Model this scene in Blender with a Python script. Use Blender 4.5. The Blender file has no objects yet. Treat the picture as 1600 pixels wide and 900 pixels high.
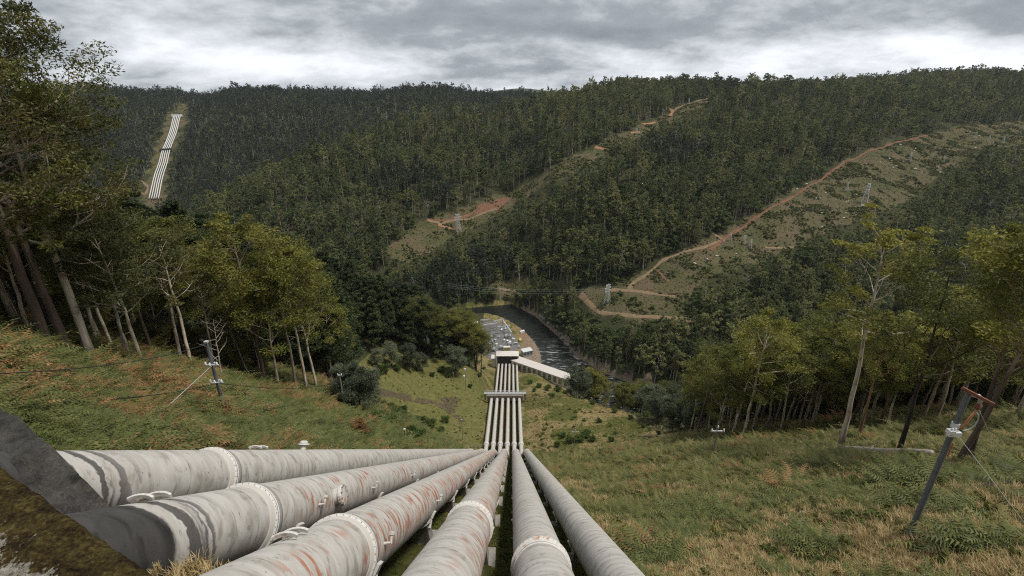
import bpy, math, random
import numpy as np
from mathutils import Vector, Matrix

# ------------------------------------------------------------------ camera, sky, sun
SC = bpy.context.scene
COL = SC.collection
rad = math.radians
FPX, PITCH = 750.0, rad(22.0)          # focal length in pixels of a 1600 px wide frame
cam_d = bpy.data.cameras.new('camera')
cam_d.sensor_width = 36.0
cam_d.lens = 36.0 * FPX / 1600.0
cam_d.clip_start = 0.05
cam_d.clip_end = 40000
cam = bpy.data.objects.new('camera', cam_d)
cam.rotation_euler = (rad(90) - PITCH, 0, 0)
COL.objects.link(cam)
SC.camera = cam
SC.view_settings.view_transform = 'Standard'
SC.view_settings.look = 'None'
SC.view_settings.gamma = 1.0
SC.view_settings.exposure = 1.22
SC.cycles.use_denoising = False
SC.cycles.max_bounces = 6
SC.cycles.diffuse_bounces = 3
SC.cycles.transmission_bounces = 3
SC.cycles.volume_bounces = 1
SC.cycles.use_adaptive_sampling = True
SC.cycles.adaptive_threshold = 0.01
SC.cycles.pixel_filter_type = 'BLACKMAN_HARRIS'
SC.cycles.filter_width = 1.15


class G:
    """short-hand for building node trees"""
    def __init__(s, nt):
        s.nt = nt
    def __call__(s, t, ins=None, **pr):
        n = s.nt.nodes.new(t)
        for k, v in pr.items():
            setattr(n, k, v)
        for k, v in (ins or {}).items():
            s.put(n.inputs[k], v)
        return n
    def put(s, sk, v):
        if isinstance(v, bpy.types.NodeSocket):
            s.nt.links.new(v, sk)
        elif isinstance(v, bpy.types.Node):
            s.nt.links.new(v.outputs[0], sk)
        else:
            sk.default_value = v
    def m(s, op, a, b=None, c=None, clamp=False):
        n = s('ShaderNodeMath', operation=op, use_clamp=clamp)
        for i, v in enumerate((a, b, c)):
            if v is not None:
                s.put(n.inputs[i], v)
        return n.outputs[0]
    def vm(s, op, a, b=None):
        n = s('ShaderNodeVectorMath', operation=op)
        s.put(n.inputs[0], a)
        if b is not None:
            s.put(n.inputs[1], b)
        return n.outputs[0]
    def mix(s, f, a, b, blend='MIX'):
        n = s('ShaderNodeMix', data_type='RGBA', blend_type=blend)
        s.put(n.inputs[0], f)
        for i, v in ((6, a), (7, b)):
            s.put(n.inputs[i], (*v, 1) if isinstance(v, tuple) and len(v) == 3 else v)
        return n.outputs[2]
    def ramp(s, f, stops, interp='LINEAR'):
        n = s('ShaderNodeValToRGB')
        cr = n.color_ramp
        cr.interpolation = interp
        while len(cr.elements) < len(stops):
            cr.elements.new(0.5)
        for e, (p, c) in zip(cr.elements, stops):
            e.position = p
            e.color = (*c, 1) if isinstance(c, tuple) else (c, c, c, 1)
        s.put(n.inputs[0], f)
        return n.outputs[0]
    def noise(s, vec, scale, detail=4, rough=0.55, dist=0.0):
        n = s('ShaderNodeTexNoise', {'Scale': scale, 'Detail': detail, 'Roughness': rough, 'Distortion': dist})
        s.put(n.inputs['Vector'], vec)
        return n.outputs[0]
    def voro(s, vec, scale, feature='F1'):
        n = s('ShaderNodeTexVoronoi', {'Scale': scale}, feature=feature)
        s.put(n.inputs['Vector'], vec)
        return n.outputs[0]
    def mapv(s, vec, scale=(1, 1, 1), loc=(0, 0, 0), rot=(0, 0, 0)):
        n = s('ShaderNodeMapping', {'Scale': scale, 'Location': loc, 'Rotation': rot})
        s.put(n.inputs['Vector'], vec)
        return n.outputs[0]
    def step(s, v, lo, hi):
        n = s('ShaderNodeMapRange', {'From Min': lo, 'From Max': hi}, interpolation_type='SMOOTHSTEP')
        s.put(n.inputs[0], v)
        return n.outputs[0]
    def attr(s, name, fac=True):
        n = s('ShaderNodeAttribute', attribute_name=name)
        return n.outputs['Fac' if fac else 'Color']


# overcast sky: Nishita blue behind a nearly closed deck of grey and white cloud
SUN_EL, SUN_AZ = rad(66), rad(95)     # azimuth clockwise from +Y
world = bpy.data.worlds.new('World')
SC.world = world
world.use_nodes = True
wt = world.node_tree
wt.nodes.clear()
g = G(wt)
sky = g('ShaderNodeTexSky', sky_type='NISHITA', sun_disc=False)
sky.sun_elevation = SUN_EL
sky.sun_rotation = SUN_AZ
tc = g('ShaderNodeTexCoord').outputs['Generated']
sep = g('ShaderNodeSeparateXYZ', {0: tc})
zz = g.m('ADD', g.m('MAXIMUM', sep.outputs[2], 0.0), 0.30)
cx = g.m('DIVIDE', sep.outputs[0], zz)
cy = g.m('DIVIDE', sep.outputs[1], zz)
cv = g('ShaderNodeCombineXYZ', {0: cx, 1: cy, 2: 0.0}).outputs[0]
CLOUD_OFF = (13.35, 23.7, 0)
n1 = g.noise(g.mapv(cv, (0.75, 1.3, 1), CLOUD_OFF), 1.0, 3, 0.5, 0.2)
n2 = g.noise(g.mapv(cv, (2.3, 2.7, 1), (16.35, 28.7, 0)), 1.0, 9, 0.60, 0.25)
n3 = g.noise(g.mapv(cv, (7.0, 7.0, 1), (2, 5, 0)), 1.0, 7, 0.62, 0.2)
dens = g.m('ADD', g.m('ADD', g.m('MULTIPLY', n1, 0.56), g.m('MULTIPLY', n2, 0.32)), g.m('MULTIPLY', n3, 0.12))
# the deck thins to a brighter band low over the horizon, all the way round
low = g.step(sep.outputs[2], 0.125, 0.03)
dens2 = g.m('SUBTRACT', dens, g.m('MULTIPLY', low, 0.085))
cloud_col = g.ramp(dens2, [(0.28, (0.51, 0.52, 0.54)), (0.36, (0.415, 0.43, 0.452)), (0.435, (0.285, 0.302, 0.322)),
                          (0.50, (0.165, 0.179, 0.195)), (0.62, (0.105, 0.116, 0.13))])
bg_blue = g('ShaderNodeBackground', {'Color': sky.outputs[0], 'Strength': 0.10})
bg_cloud = g('ShaderNodeBackground', {'Color': cloud_col, 'Strength': 1.0})
cover = g.m('ADD', g.m('MULTIPLY', g.step(dens, 0.28, 0.42), 0.30), 0.70)
mixs = g('ShaderNodeMixShader', {0: cover, 1: bg_blue.outputs[0], 2: bg_cloud.outputs[0]})
g('ShaderNodeOutputWorld', {0: mixs.outputs[0]})

sun_d = bpy.data.lights.new('sun', 'SUN')
sun_d.energy = 1.5
sun_d.angle = rad(14)
sun_d.color = (1.0, 0.94, 0.85)
sun = bpy.data.objects.new('sun', sun_d)
sd = Vector((math.sin(SUN_AZ) * math.cos(SUN_EL), math.cos(SUN_AZ) * math.cos(SUN_EL), math.sin(SUN_EL)))
sun.rotation_euler = sd.to_track_quat('Z', 'Y').to_euler()
COL.objects.link(sun)
# ------------------------------------------------------------------ helpers
rng = np.random.default_rng(7)
random.seed(7)


def mesh_np(name, verts, faces, mats=(), mat_idx=None, smooth=False, attrs=None, uv=None):
    """faces: list of (n,k) int arrays, one per polygon size"""
    verts = np.asarray(verts, np.float32).reshape(-1, 3)
    if isinstance(faces, np.ndarray):
        faces = [faces]
    faces = [f for f in faces if len(f)]
    loops = np.concatenate([f.ravel() for f in faces]).astype(np.int32)
    tot = np.concatenate([np.full(len(f), f.shape[1], np.int32) for f in faces])
    start = np.concatenate([[0], np.cumsum(tot)[:-1]]).astype(np.int32)
    me = bpy.data.meshes.new(name)
    me.vertices.add(len(verts))
    me.vertices.foreach_set('co', verts.ravel())
    me.loops.add(len(loops))
    me.loops.foreach_set('vertex_index', loops)
    me.polygons.add(len(tot))
    me.polygons.foreach_set('loop_start', start)
    me.polygons.foreach_set('loop_total', tot)
    for m in mats:
        me.materials.append(m)
    if mat_idx is not None:
        me.polygons.foreach_set('material_index', np.asarray(mat_idx, np.int32))
    if smooth:
        me.polygons.foreach_set('use_smooth', np.ones(len(tot), bool))
    for k, v in (attrs or {}).items():
        a = me.attributes.new(k, 'FLOAT', 'POINT')
        a.data.foreach_set('value', np.asarray(v, np.float32))
    if uv is not None:
        l = me.uv_layers.new(name='UVMap')
        l.data.foreach_set('uv', np.asarray(uv, np.float32)[loops].ravel())
    me.update(calc_edges=True)
    return me


def tag(o, label=None, cat=None, group=None, kind=None):
    for k, v in (('label', label), ('category', cat), ('group', group), ('kind', kind)):
        if v:
            o[k] = v
    return o


def link(name, me, parent=None, loc=None):
    o = bpy.data.objects.new(name, me)
    COL.objects.link(o)
    if parent is not None:
        o.parent = parent
    if loc is not None:
        o.location = loc
    return o


def thing(name, label, cat, loc=(0, 0, 0), rz=0.0, group=None):
    o = bpy.data.objects.new(name, None)
    o.empty_display_size = 0.3
    COL.objects.link(o)
    o.location = loc
    o.rotation_euler = (0, 0, rz)
    return tag(o, label, cat, group)


def children(o):
    return [c for c in COL.objects if c.parent == o]


class MB:
    """collects simple solids into one mesh"""
    def __init__(s):
        s.v, s.f, s.uv = [], [], []
    def add(s, vs, fs):
        b = len(s.v)
        s.v += [tuple(v) for v in vs]
        s.f += [[b + i for i in f] for f in fs]
        return s
    def box(s, c, size, R=None, taper=1.0):
        hx, hy, hz = (d / 2 for d in size)
        vs = []
        for z, k in ((-hz, 1.0), (hz, taper)):
            for x, y in ((-hx, -hy), (hx, -hy), (hx, hy), (-hx, hy)):
                p = Vector((x * k, y * k, z))
                if R is not None:
                    p = R @ p
                vs.append(p + Vector(c))
        return s.add(vs, [(3, 2, 1, 0), (4, 5, 6, 7), (0, 1, 5, 4), (1, 2, 6, 5), (2, 3, 7, 6), (3, 0, 4, 7)])
    def bar(s, a, b, w, h=None):
        a, b = Vector(a), Vector(b)
        d = b - a
        L = d.length
        if L < 1e-6:
            return s
        R = d.to_track_quat('Z', 'Y').to_matrix()
        return s.box((a + b) / 2, (w, h or w, L), R)
    def tube(s, path, r, n=8, caps=True):
        path = [Vector(p) for p in path]
        rr = r if isinstance(r, (list, tuple, np.ndarray)) else [r] * len(path)
        base = len(s.v)
        ref = None
        for i, p in enumerate(path):
            t = (path[min(i + 1, len(path) - 1)] - path[max(i - 1, 0)]).normalized()
            if ref is None:
                ref = t.orthogonal().normalized()
            ref = (ref - t * ref.dot(t)).normalized()
            bi = t.cross(ref)
            for k in range(n):
                a = 2 * math.pi * k / n
                s.v.append(tuple(p + (ref * math.cos(a) + bi * math.sin(a)) * rr[i]))
        for i in range(len(path) - 1):
            for k in range(n):
                k2 = (k + 1) % n
                s.f.append([base + i * n + k, base + i * n + k2, base + (i + 1) * n + k2, base + (i + 1) * n + k])
        if caps:
            s.f.append([base + k for k in range(n)][::-1])
            s.f.append([base + (len(path) - 1) * n + k for k in range(n)])
        return s
    def lathe(s, prof, c=(0, 0, 0), n=16, R=None, caps=True):
        """prof: list of (r, z)"""
        base = len(s.v)
        for r, z in prof:
            for k in range(n):
                a = 2 * math.pi * k / n
                p = Vector((r * math.cos(a), r * math.sin(a), z))
                if R is not None:
                    p = R @ p
                s.v.append(tuple(p + Vector(c)))
        m = len(prof)
        for i in range(m - 1):
            for k in range(n):
                k2 = (k + 1) % n
                s.f.append([base + i * n + k, base + i * n + k2, base + (i + 1) * n + k2, base + (i + 1) * n + k])
        if caps:
            s.f.append([base + k for k in range(n)][::-1])
            s.f.append([base + (m - 1) * n + k for k in range(n)])
        return s
    def mesh(s, name, m, smooth=False):
        me = bpy.data.meshes.new(name)
        me.from_pydata(s.v, [], s.f)
        if m is not None:
            me.materials.append(m)
        if smooth:
            me.polygons.foreach_set('use_smooth', np.ones(len(me.polygons), bool))
        me.update()
        return me
    def build(s, name, m, parent=None, smooth=False, loc=None):
        return link(name, s.mesh(name, m, smooth), parent, loc)


def vnoise(x, y, seed=0):
    """smooth value noise in [-1,1]"""
    x = np.asarray(x, float); y = np.asarray(y, float)
    xi = np.floor(x).astype(np.int64); yi = np.floor(y).astype(np.int64)
    fx = x - xi; fy = y - yi
    fx = fx * fx * (3 - 2 * fx); fy = fy * fy * (3 - 2 * fy)
    def h(a, b):
        n = (a * 374761393 + b * 668265263 + seed * 974634777) & 0x7fffffff
        n = ((n ^ (n >> 13)) * 1274126177) & 0x7fffffff
        return ((n ^ (n >> 16)) & 0xffff) / 32767.5 - 1
    return (h(xi, yi) * (1 - fx) * (1 - fy) + h(xi + 1, yi) * fx * (1 - fy)
            + h(xi, yi + 1) * (1 - fx) * fy + h(xi + 1, yi + 1) * fx * fy)


def fbm(x, y, seed=0, octv=4, gain=0.5):
    t, a = 0, 1.0
    for o in range(octv):
        t = t + a * vnoise(x * 2 ** o + 17.3 * o, y * 2 ** o - 9.1 * o, seed + o)
        a *= gain
    return t


def in_poly(px, py, poly):
    px = np.asarray(px); py = np.asarray(py)
    ins = np.zeros(px.shape, bool)
    n = len(poly)
    j = n - 1
    for i in range(n):
        xi, yi = poly[i]; xj, yj = poly[j]
        c = ((yi > py) != (yj > py)) & (px < (xj - xi) * (py - yi) / (yj - yi + 1e-12) + xi)
        ins ^= c
        j = i
    return ins


def dist_line(px, py, line):
    px = np.asarray(px, float); py = np.asarray(py, float)
    d = np.full(px.shape, 1e9)
    for (ax, ay), (bx, by) in zip(line[:-1], line[1:]):
        vx, vy = bx - ax, by - ay
        t = np.clip(((px - ax) * vx + (py - ay) * vy) / (vx * vx + vy * vy + 1e-9), 0, 1)
        d = np.minimum(d, np.hypot(px - ax - t * vx, py - ay - t * vy))
    return d
# ------------------------------------------------------------------ terrain
# near hill: height profiles along +Y at several X stations
_c = [(-100, 68), (0, -6.5), (60, -56), (105.4, -93.3), (160, -143.4), (171, -146), (224, -159.2), (285, -198.2), (340, -215), (360, -219), (395, -222), (450, -240)]
N_ST = [
    (-700, [(-100, 130), (0, 90), (200, -20), (320, -150), (380, -225), (500, -250)]),
    (-400, [(-100, 130), (0, 95), (111, 20), (200, -50), (330, -190), (370, -225), (500, -250)]),
    (-200, [(-100, 110), (0, 62), (60, 20), (111, -18), (150, -48), (200, -80), (300, -150), (380, -225), (500, -250)]),
    (-100, [(-100, 90), (0, 31), (43, -6), (111, -57), (150, -76), (200, -96), (280, -135), (340, -182), (395, -222), (500, -250)]),
    (-48, [(-100, 78), (0, 11), (43, -25), (90, -63), (111, -76), (140, -101), (175, -137), (200, -147), (280, -153), (330, -190), (375, -219), (420, -222), (500, -250)]),
    (-24, [(-100, 72), (0, 1.2), (43, -34), (90, -73), (111, -90), (150, -127), (178, -147), (224, -156), (258, -158), (300, -185), (350, -215), (375, -219), (430, -221), (500, -250)]),
    (-14, [(-100, 70), (0, -2.6), (60, -53.6), (105.4, -93.0)] + _c[4:]),
    (6, [(-100, 62), (0, -10.4), (60, -57.4), (105.4, -93.5)] + _c[4:]),
    (14, [(-100, 64), (0, -9.6), (60, -57.6), (105.4, -93.0), (160, -141), (224, -157), (285, -195), (325, -208.5), (340, -211), (347.5, -219), (380, -223), (500, -250)]),
    (35, [(-100, 70), (0, -6), (16, -18.5), (63, -55), (105, -88), (160, -137), (224, -156), (262, -180), (296, -202), (320, -210.5), (329, -219), (345, -219), (362, -226), (500, -260)]),
    (80, [(-100, 78), (0, -2), (63, -50), (105, -81), (160, -122), (200, -148), (240, -185), (290, -222), (310, -228), (500, -260)]),
    (200, [(-100, 90), (0, 12), (63, -36), (105, -67), (160, -112), (220, -170), (270, -222), (290, -228), (500, -260)]),
    (600, [(-100, 110), (0, 40), (105, -45), (200, -140), (260, -215), (280, -228), (500, -260)]),
]
NX = np.array([s[0] for s in N_ST], float)


def near_raw(x, y):
    P = np.stack([np.interp(y, [p[0] for p in s[1]], [p[1] for p in s[1]]) for s in N_ST])
    xi = np.clip(x, NX[0], NX[-1])
    k = np.clip(np.searchsorted(NX, xi) - 1, 0, len(NX) - 2)
    f = (xi - NX[k]) / (NX[k + 1] - NX[k])
    idx = np.arange(x.size)
    out = P[k, idx] * (1 - f) + P[k + 1, idx] * f
    out = out + np.where(y < -100, (-100 - y) * 0.15, 0)
    return out


def near_hill(x, y):
    t = 0
    for dx, dy, w in ((0, 0, .4), (4, 0, .15), (-4, 0, .15), (0, 4, .15), (0, -4, .15)):
        s = np.clip(np.abs(x + 4) / 12 - 0.6, 0.15, 1)
        t = t + w * near_raw(x + dx * s, y + dy * s)
    return t


FOOT_X = [-900, -500, -300, -136, -60, 0, 25, 45, 58, 75, 100, 200, 500, 1000, 2500]
FOOT_Y = [420, 380, 395, 432, 487, 499, 467, 422, 384, 357, 336, 302, 290, 325, 420]
RIDGE_Y = [400, 600, 700, 900, 1150, 1500, 3000]
RIDGE_X = [-380, -310, -262, -150, 165, 330, 600]


def far_hill(x, y):
    s = y - np.interp(x, FOOT_X, FOOT_Y)
    gpos = np.where(s < 250, 0.42 * s, 105 + 0.29 * (s - 250))
    right = np.clip((x - 150) / 400, 0, 1)
    gr = np.where(s < 330, 0.315 * s, 104 + 0.325 * (s - 330))
    gp = gpos * (1 - right) + gr * right
    cap = 218 + 15 * np.clip((x - 500) / 500, -1, 3) + 12 * np.sin(x / 170.0) * np.clip(x / 300, 0, 1)
    gp = np.where(gp > cap - 40, cap - 40 + 40 * (1 - np.exp(-np.maximum(gp - cap + 40, 0) / 40)), gp)
    z = -222 + np.where(s < 0, 0.9 * s, gp + 3.5 * np.clip(s / 6, 0, 1))
    xr = np.interp(y, RIDGE_Y, RIDGE_X)
    d = np.maximum(0, xr - x)
    z = z - np.where(d < 60, d * d / 60 * 0.25, 15 + 0.5 * (d - 60)) - 0.0
    z = z - np.where(y > 1500, (y - 1500) * 0.02, 0)
    return z


def left_hill(x, y):
    foot = np.interp(x, [-3000, -900, -712, -425, -100, 400], [760, 830, 866, 850, 900, 1000])
    s = y - foot
    gp = 0.345 * s
    gully = -22 * np.exp(-((x + 790 + 0.42 * (y - 1150)) / 95.0) ** 2) * np.clip(s / 200, 0, 1)
    cap = 214 + 10 * np.sin(x / 210.0 + 1.0) - 20 * np.clip((x + 330) / 400, 0, 2.2)
    gp = np.where(gp > cap - 50, cap - 50 + 50 * (1 - np.exp(-np.maximum(gp - cap + 50, 0) / 50)), gp)
    z = -224 + np.where(s < 0, 0.8 * s, gp) + gully
    return z - np.where(y > 1800, (y - 1800) * 0.03, 0)


def ground(x, y):
    x = np.asarray(x, float).ravel(); y = np.asarray(y, float).ravel()
    N, O, L = near_hill(x, y), far_hill(x, y), left_hill(x, y)
    rough = fbm(x / 140, y / 140, 3, 3) * 9 + fbm(x / 45, y / 45, 9, 2) * 2.2
    sO = np.clip((O + 215) / 30, 0, 1); sL = np.clip((L + 215) / 30, 0, 1)
    O = O + rough * sO
    L = L + (rough + 14 * fbm(x / 260, y / 260, 31, 2)) * sL
    corr = np.clip((np.abs(x + 4) - 9) / 14, 0, 1) * np.clip((330 - y) / 60, 0, 1)
    N = N + corr * (0.55 * fbm(x / 9, y / 9, 21, 3) + 0.30 * fbm(x / 3.4, y / 3.4, 23, 2) + np.clip((np.abs(x) - 40) / 60, 0, 1) * 1.6 * fbm(x / 40, y / 40, 5, 2))
    k = 2.5
    F = np.full_like(x, -226.5)
    mx = np.maximum(np.maximum(N, O), np.maximum(L, F))
    z = mx + k * np.log(np.exp((N - mx) / k) + np.exp((O - mx) / k) + np.exp((L - mx) / k) + np.exp((F - mx) / k)) - k * 0.15 * (mx > -226)
    # yard of the power station on the river bank
    m = np.clip(1.6 - np.hypot((x + 11 + 0.36 * (y - 415)) / 31, (y - 416) / 60) ** 4, 0, 1)
    m = m * m * (3 - 2 * m) * np.clip((x + 78) / 14, 0, 1)
    z = z * (1 - m) + (-219.5) * m
    # far blue mountain and the rolling country behind the skyline
    far = np.clip((np.hypot(x, y) - 2200) / 1500, 0, 1)
    z = z + far * (-30 + 18 * fbm(x / 900, y / 900, 77, 3) - z * 0.9)
    z = z + 92 * np.exp(-((x - 170) / 650) ** 2 - ((y - 6000) / 700) ** 2)
    return z


NGX, NGY = 520, 520
_tx = np.linspace(-math.asinh(7000 / 60), math.asinh(7000 / 60), NGX)
GX = 60 * np.sinh(_tx)
_ty = np.linspace(math.asinh(-260 / 120), math.asinh(9000 / 120), NGY)
GY = 120 * np.sinh(_ty)
_X, _Y = np.meshgrid(GX, GY)
GZ = ground(_X, _Y).reshape(_X.shape)


def H(x, y):
    """height of the built ground mesh (bilinear between its vertices)"""
    x = np.atleast_1d(np.asarray(x, float)); y = np.atleast_1d(np.asarray(y, float))
    i = np.clip(np.searchsorted(GX, x) - 1, 0, NGX - 2)
    j = np.clip(np.searchsorted(GY, y) - 1, 0, NGY - 2)
    fx = np.clip((x - GX[i]) / (GX[i + 1] - GX[i]), 0, 1)
    fy = np.clip((y - GY[j]) / (GY[j + 1] - GY[j]), 0, 1)
    return (GZ[j, i] * (1 - fx) * (1 - fy) + GZ[j, i + 1] * fx * (1 - fy) + GZ[j + 1, i] * (1 - fx) * fy + GZ[j + 1, i + 1] * fx * fy)


def h1(x, y):
    return float(H(x, y)[0])


SP, CP = math.sin(PITCH), math.cos(PITCH)


def ray(px, py):
    u, v = (px - 800) / FPX, (py - 450) / FPX
    return np.array([u, CP - v * SP, -SP - v * CP])


_ds = np.concatenate([np.arange(3, 60, 0.25), np.arange(60, 300, 0.7), np.arange(300, 1900, 2.0), np.arange(1900, 7000, 12)])


def hit(px, py, zoff=0.0, dmin=0):
    """where the photograph's line of sight meets the ground"""
    d = ray(px, py)
    ds = _ds[_ds > dmin]
    p = ds[:, None] * d
    below = p[:, 2] < H(p[:, 0], p[:, 1]) + zoff
    if not below.any():
        return None
    k = int(np.argmax(below))
    q = p[k]
    return float(q[0]), float(q[1]), h1(q[0], q[1])


def hits(pts, **kw):
    out = []
    for p in pts:
        q = hit(*p, **kw)
        if q:
            out.append((q[0], q[1]))
    return out


def project(x, y, z):
    """image position of a world point (for choosing which trees are in view)"""
    f = y * CP - z * SP
    v = -(y * SP + z * CP)
    f = np.where(f < 0.1, 0.1, f)
    return 800 + FPX * x / f, 450 + FPX * v / f, f
# ------------------------------------------------------------------ materials
def new_mat(name):
    m = bpy.data.materials.new(name)
    m.use_nodes = True
    m.node_tree.nodes.clear()
    return m, G(m.node_tree)


def finish(g, col, rough=0.8, bump=None, bump_str=0.3, bump_dist=0.05, metal=0.0, spec=0.3, extra=None):
    ins = {'Base Color': col, 'Roughness': rough, 'Metallic': metal, 'Specular IOR Level': spec}
    if isinstance(col, tuple):
        ins['Base Color'] = (*col, 1)
    if bump is not None:
        b = g('ShaderNodeBump', {'Strength': bump_str, 'Distance': bump_dist, 'Height': bump})
        ins['Normal'] = b.outputs[0]
    p = g('ShaderNodeBsdfPrincipled', ins)
    if extra:
        for k, v in extra.items():
            g.put(p.inputs[k], v)
    g('ShaderNodeOutputMaterial', {0: p.outputs[0]})
    return p


def obj_co(g):
    return g('ShaderNodeTexCoord').outputs['Object']


def rnd(g):
    return g('ShaderNodeObjectInfo').outputs['Random']


def leaf_mat(name, stops, trans=0.36, own=0.4):
    """foliage: colour varies leaf by leaf (tint) and plant by plant"""
    m, g = new_mat(name)
    t = g.m('ADD', g.m('MULTIPLY', g.attr('tint'), 1 - own), g.m('MULTIPLY', rnd(g), own))
    c = g.ramp(t, stops)
    p = g('ShaderNodeBsdfPrincipled', {'Base Color': c, 'Roughness': 0.55, 'Specular IOR Level': 0.25})
    tr = g('ShaderNodeBsdfTranslucent', {'Color': c})
    mx = g('ShaderNodeMixShader', {0: trans, 1: p.outputs[0], 2: tr.outputs[0]})
    g('ShaderNodeOutputMaterial', {0: mx.outputs[0]})
    return m


def bark_mat(name, pale, mid, dark, sock=8.0):
    m, g = new_mat(name)
    co = obj_co(g)
    z = g('ShaderNodeSeparateXYZ', {0: co}).outputs[2]
    st = g.noise(g.mapv(co, (3.2, 3.2, 0.22)), 1.0, 5, 0.6)
    bl = g.noise(g.mapv(co, (1.1, 1.1, 0.5)), 1.0, 3, 0.5)
    c = g.ramp(st, [(0.34, mid), (0.5, pale), (0.68, pale)])
    c = g.mix(g.step(bl, 0.52, 0.64), c, mid)
    sockm = g.step(g.m('ADD', z, g.m('MULTIPLY', g.m('SUBTRACT', st, 0.5), 14.0)), sock + 3, sock - 3)
    c = g.mix(sockm, c, g.ramp(st, [(0.3, tuple(d * 0.55 for d in dark)), (0.7, dark)]))
    v = g.m('ADD', 0.7, g.m('MULTIPLY', rnd(g), 0.5))
    c = g.mix(1.0, c, g('ShaderNodeCombineColor', {0: v, 1: v, 2: v}).outputs[0], 'MULTIPLY')
    finish(g, c, 0.85, st, 0.5, 0.06)
    return m


M = {}
M['leaf_gum'] = leaf_mat('gum_leaves', [(0.15, (0.059, 0.070, 0.019)), (0.5, (0.134, 0.145, 0.034)), (0.85, (0.250, 0.229, 0.049))])
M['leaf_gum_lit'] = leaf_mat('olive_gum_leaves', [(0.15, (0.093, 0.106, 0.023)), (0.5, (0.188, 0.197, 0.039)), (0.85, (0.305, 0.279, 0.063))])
M['leaf_gum_brown'] = leaf_mat('dark_gum_leaves', [(0.15, (0.044, 0.055, 0.021)), (0.5, (0.099, 0.105, 0.032)), (0.85, (0.194, 0.164, 0.049))])
M['leaf_pine'] = leaf_mat('dark_needles', [(0.15, (0.019, 0.030, 0.014)), (0.5, (0.039, 0.057, 0.020)), (0.85, (0.074, 0.098, 0.030))], 0.15)
M['leaf_wattle'] = leaf_mat('grey_wattle_leaves', [(0.15, (0.056, 0.073, 0.045)), (0.5, (0.117, 0.140, 0.084)), (0.85, (0.219, 0.238, 0.148))])
M['leaf_far'] = leaf_mat('hillside_leaves', [(0.1, (0.058, 0.081, 0.030)), (0.42, (0.113, 0.138, 0.050)), (0.66, (0.191, 0.205, 0.073)), (0.9, (0.299, 0.277, 0.114))], 0.36, 0.6)
M['leaf_wet'] = leaf_mat('shaded_hillside_leaves', [(0.1, (0.024, 0.039, 0.023)), (0.42, (0.041, 0.059, 0.035)), (0.66, (0.062, 0.081, 0.048)), (0.9, (0.095, 0.109, 0.068))], 0.36, 0.6)  # darker, bluer hillside leaves: the left hill's shade and haze painted into the colour
M['leaf_under'] = leaf_mat('understorey_leaves', [(0.1, (0.053, 0.085, 0.031)), (0.5, (0.107, 0.144, 0.049)), (0.9, (0.196, 0.219, 0.077))], 0.36, 0.55)
M['leaf_bush'] = leaf_mat('bush_leaves', [(0.15, (0.033, 0.057, 0.015)), (0.5, (0.068, 0.108, 0.024)), (0.85, (0.132, 0.176, 0.044))])
M['fern_green'] = leaf_mat('fern_green', [(0.1, (0.064, 0.080, 0.024)), (0.45, (0.116, 0.134, 0.040)), (0.75, (0.176, 0.182, 0.058)), (0.95, (0.265, 0.232, 0.083))], 0.3)
M['fern_low'] = leaf_mat('low_fern_green', [(0.1, (0.067, 0.078, 0.023)), (0.5, (0.127, 0.135, 0.039)), (0.9, (0.227, 0.211, 0.076))], 0.3)
M['fern_dead'] = leaf_mat('dead_bracken', [(0.1, (0.114, 0.060, 0.025)), (0.5, (0.238, 0.130, 0.052)), (0.9, (0.352, 0.220, 0.100))], 0.25)
M['straw'] = leaf_mat('dry_grass', [(0.1, (0.273, 0.199, 0.096)), (0.5, (0.491, 0.376, 0.191)), (0.9, (0.683, 0.561, 0.314))], 0.3)
M['straw_dull'] = leaf_mat('dull_dry_scrub', [(0.1, (0.075, 0.062, 0.034)), (0.5, (0.140, 0.115, 0.064)), (0.9, (0.22, 0.185, 0.11))], 0.3)
M['grass'] = leaf_mat('green_grass', [(0.1, (0.060, 0.080, 0.018)), (0.5, (0.115, 0.135, 0.030)), (0.9, (0.21, 0.205, 0.062))], 0.3)
M['bark_gum'] = bark_mat('pale_gum_bark', (0.60, 0.53, 0.42), (0.33, 0.265, 0.195), (0.16, 0.11, 0.08), 3)
M['bark_rough'] = bark_mat('brown_gum_bark', (0.36, 0.29, 0.23), (0.20, 0.15, 0.12), (0.165, 0.118, 0.092), 15)
M['bark_orange'] = bark_mat('orange_gum_bark', (0.36, 0.22, 0.115), (0.23, 0.115, 0.055), (0.14, 0.07, 0.04), 3)
M['bark_dark'] = bark_mat('dark_bark', (0.085, 0.065, 0.052), (0.055, 0.043, 0.036), (0.045, 0.034, 0.028), 6)
M['bark_far'] = bark_mat('grey_gum_bark', (0.62, 0.56, 0.46), (0.30, 0.26, 0.21), (0.15, 0.115, 0.09), 2)
M['dead_wood'] = bark_mat('dead_grey_wood', (0.44, 0.395, 0.345), (0.27, 0.23, 0.195), (0.20, 0.165, 0.135), 0)

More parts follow.
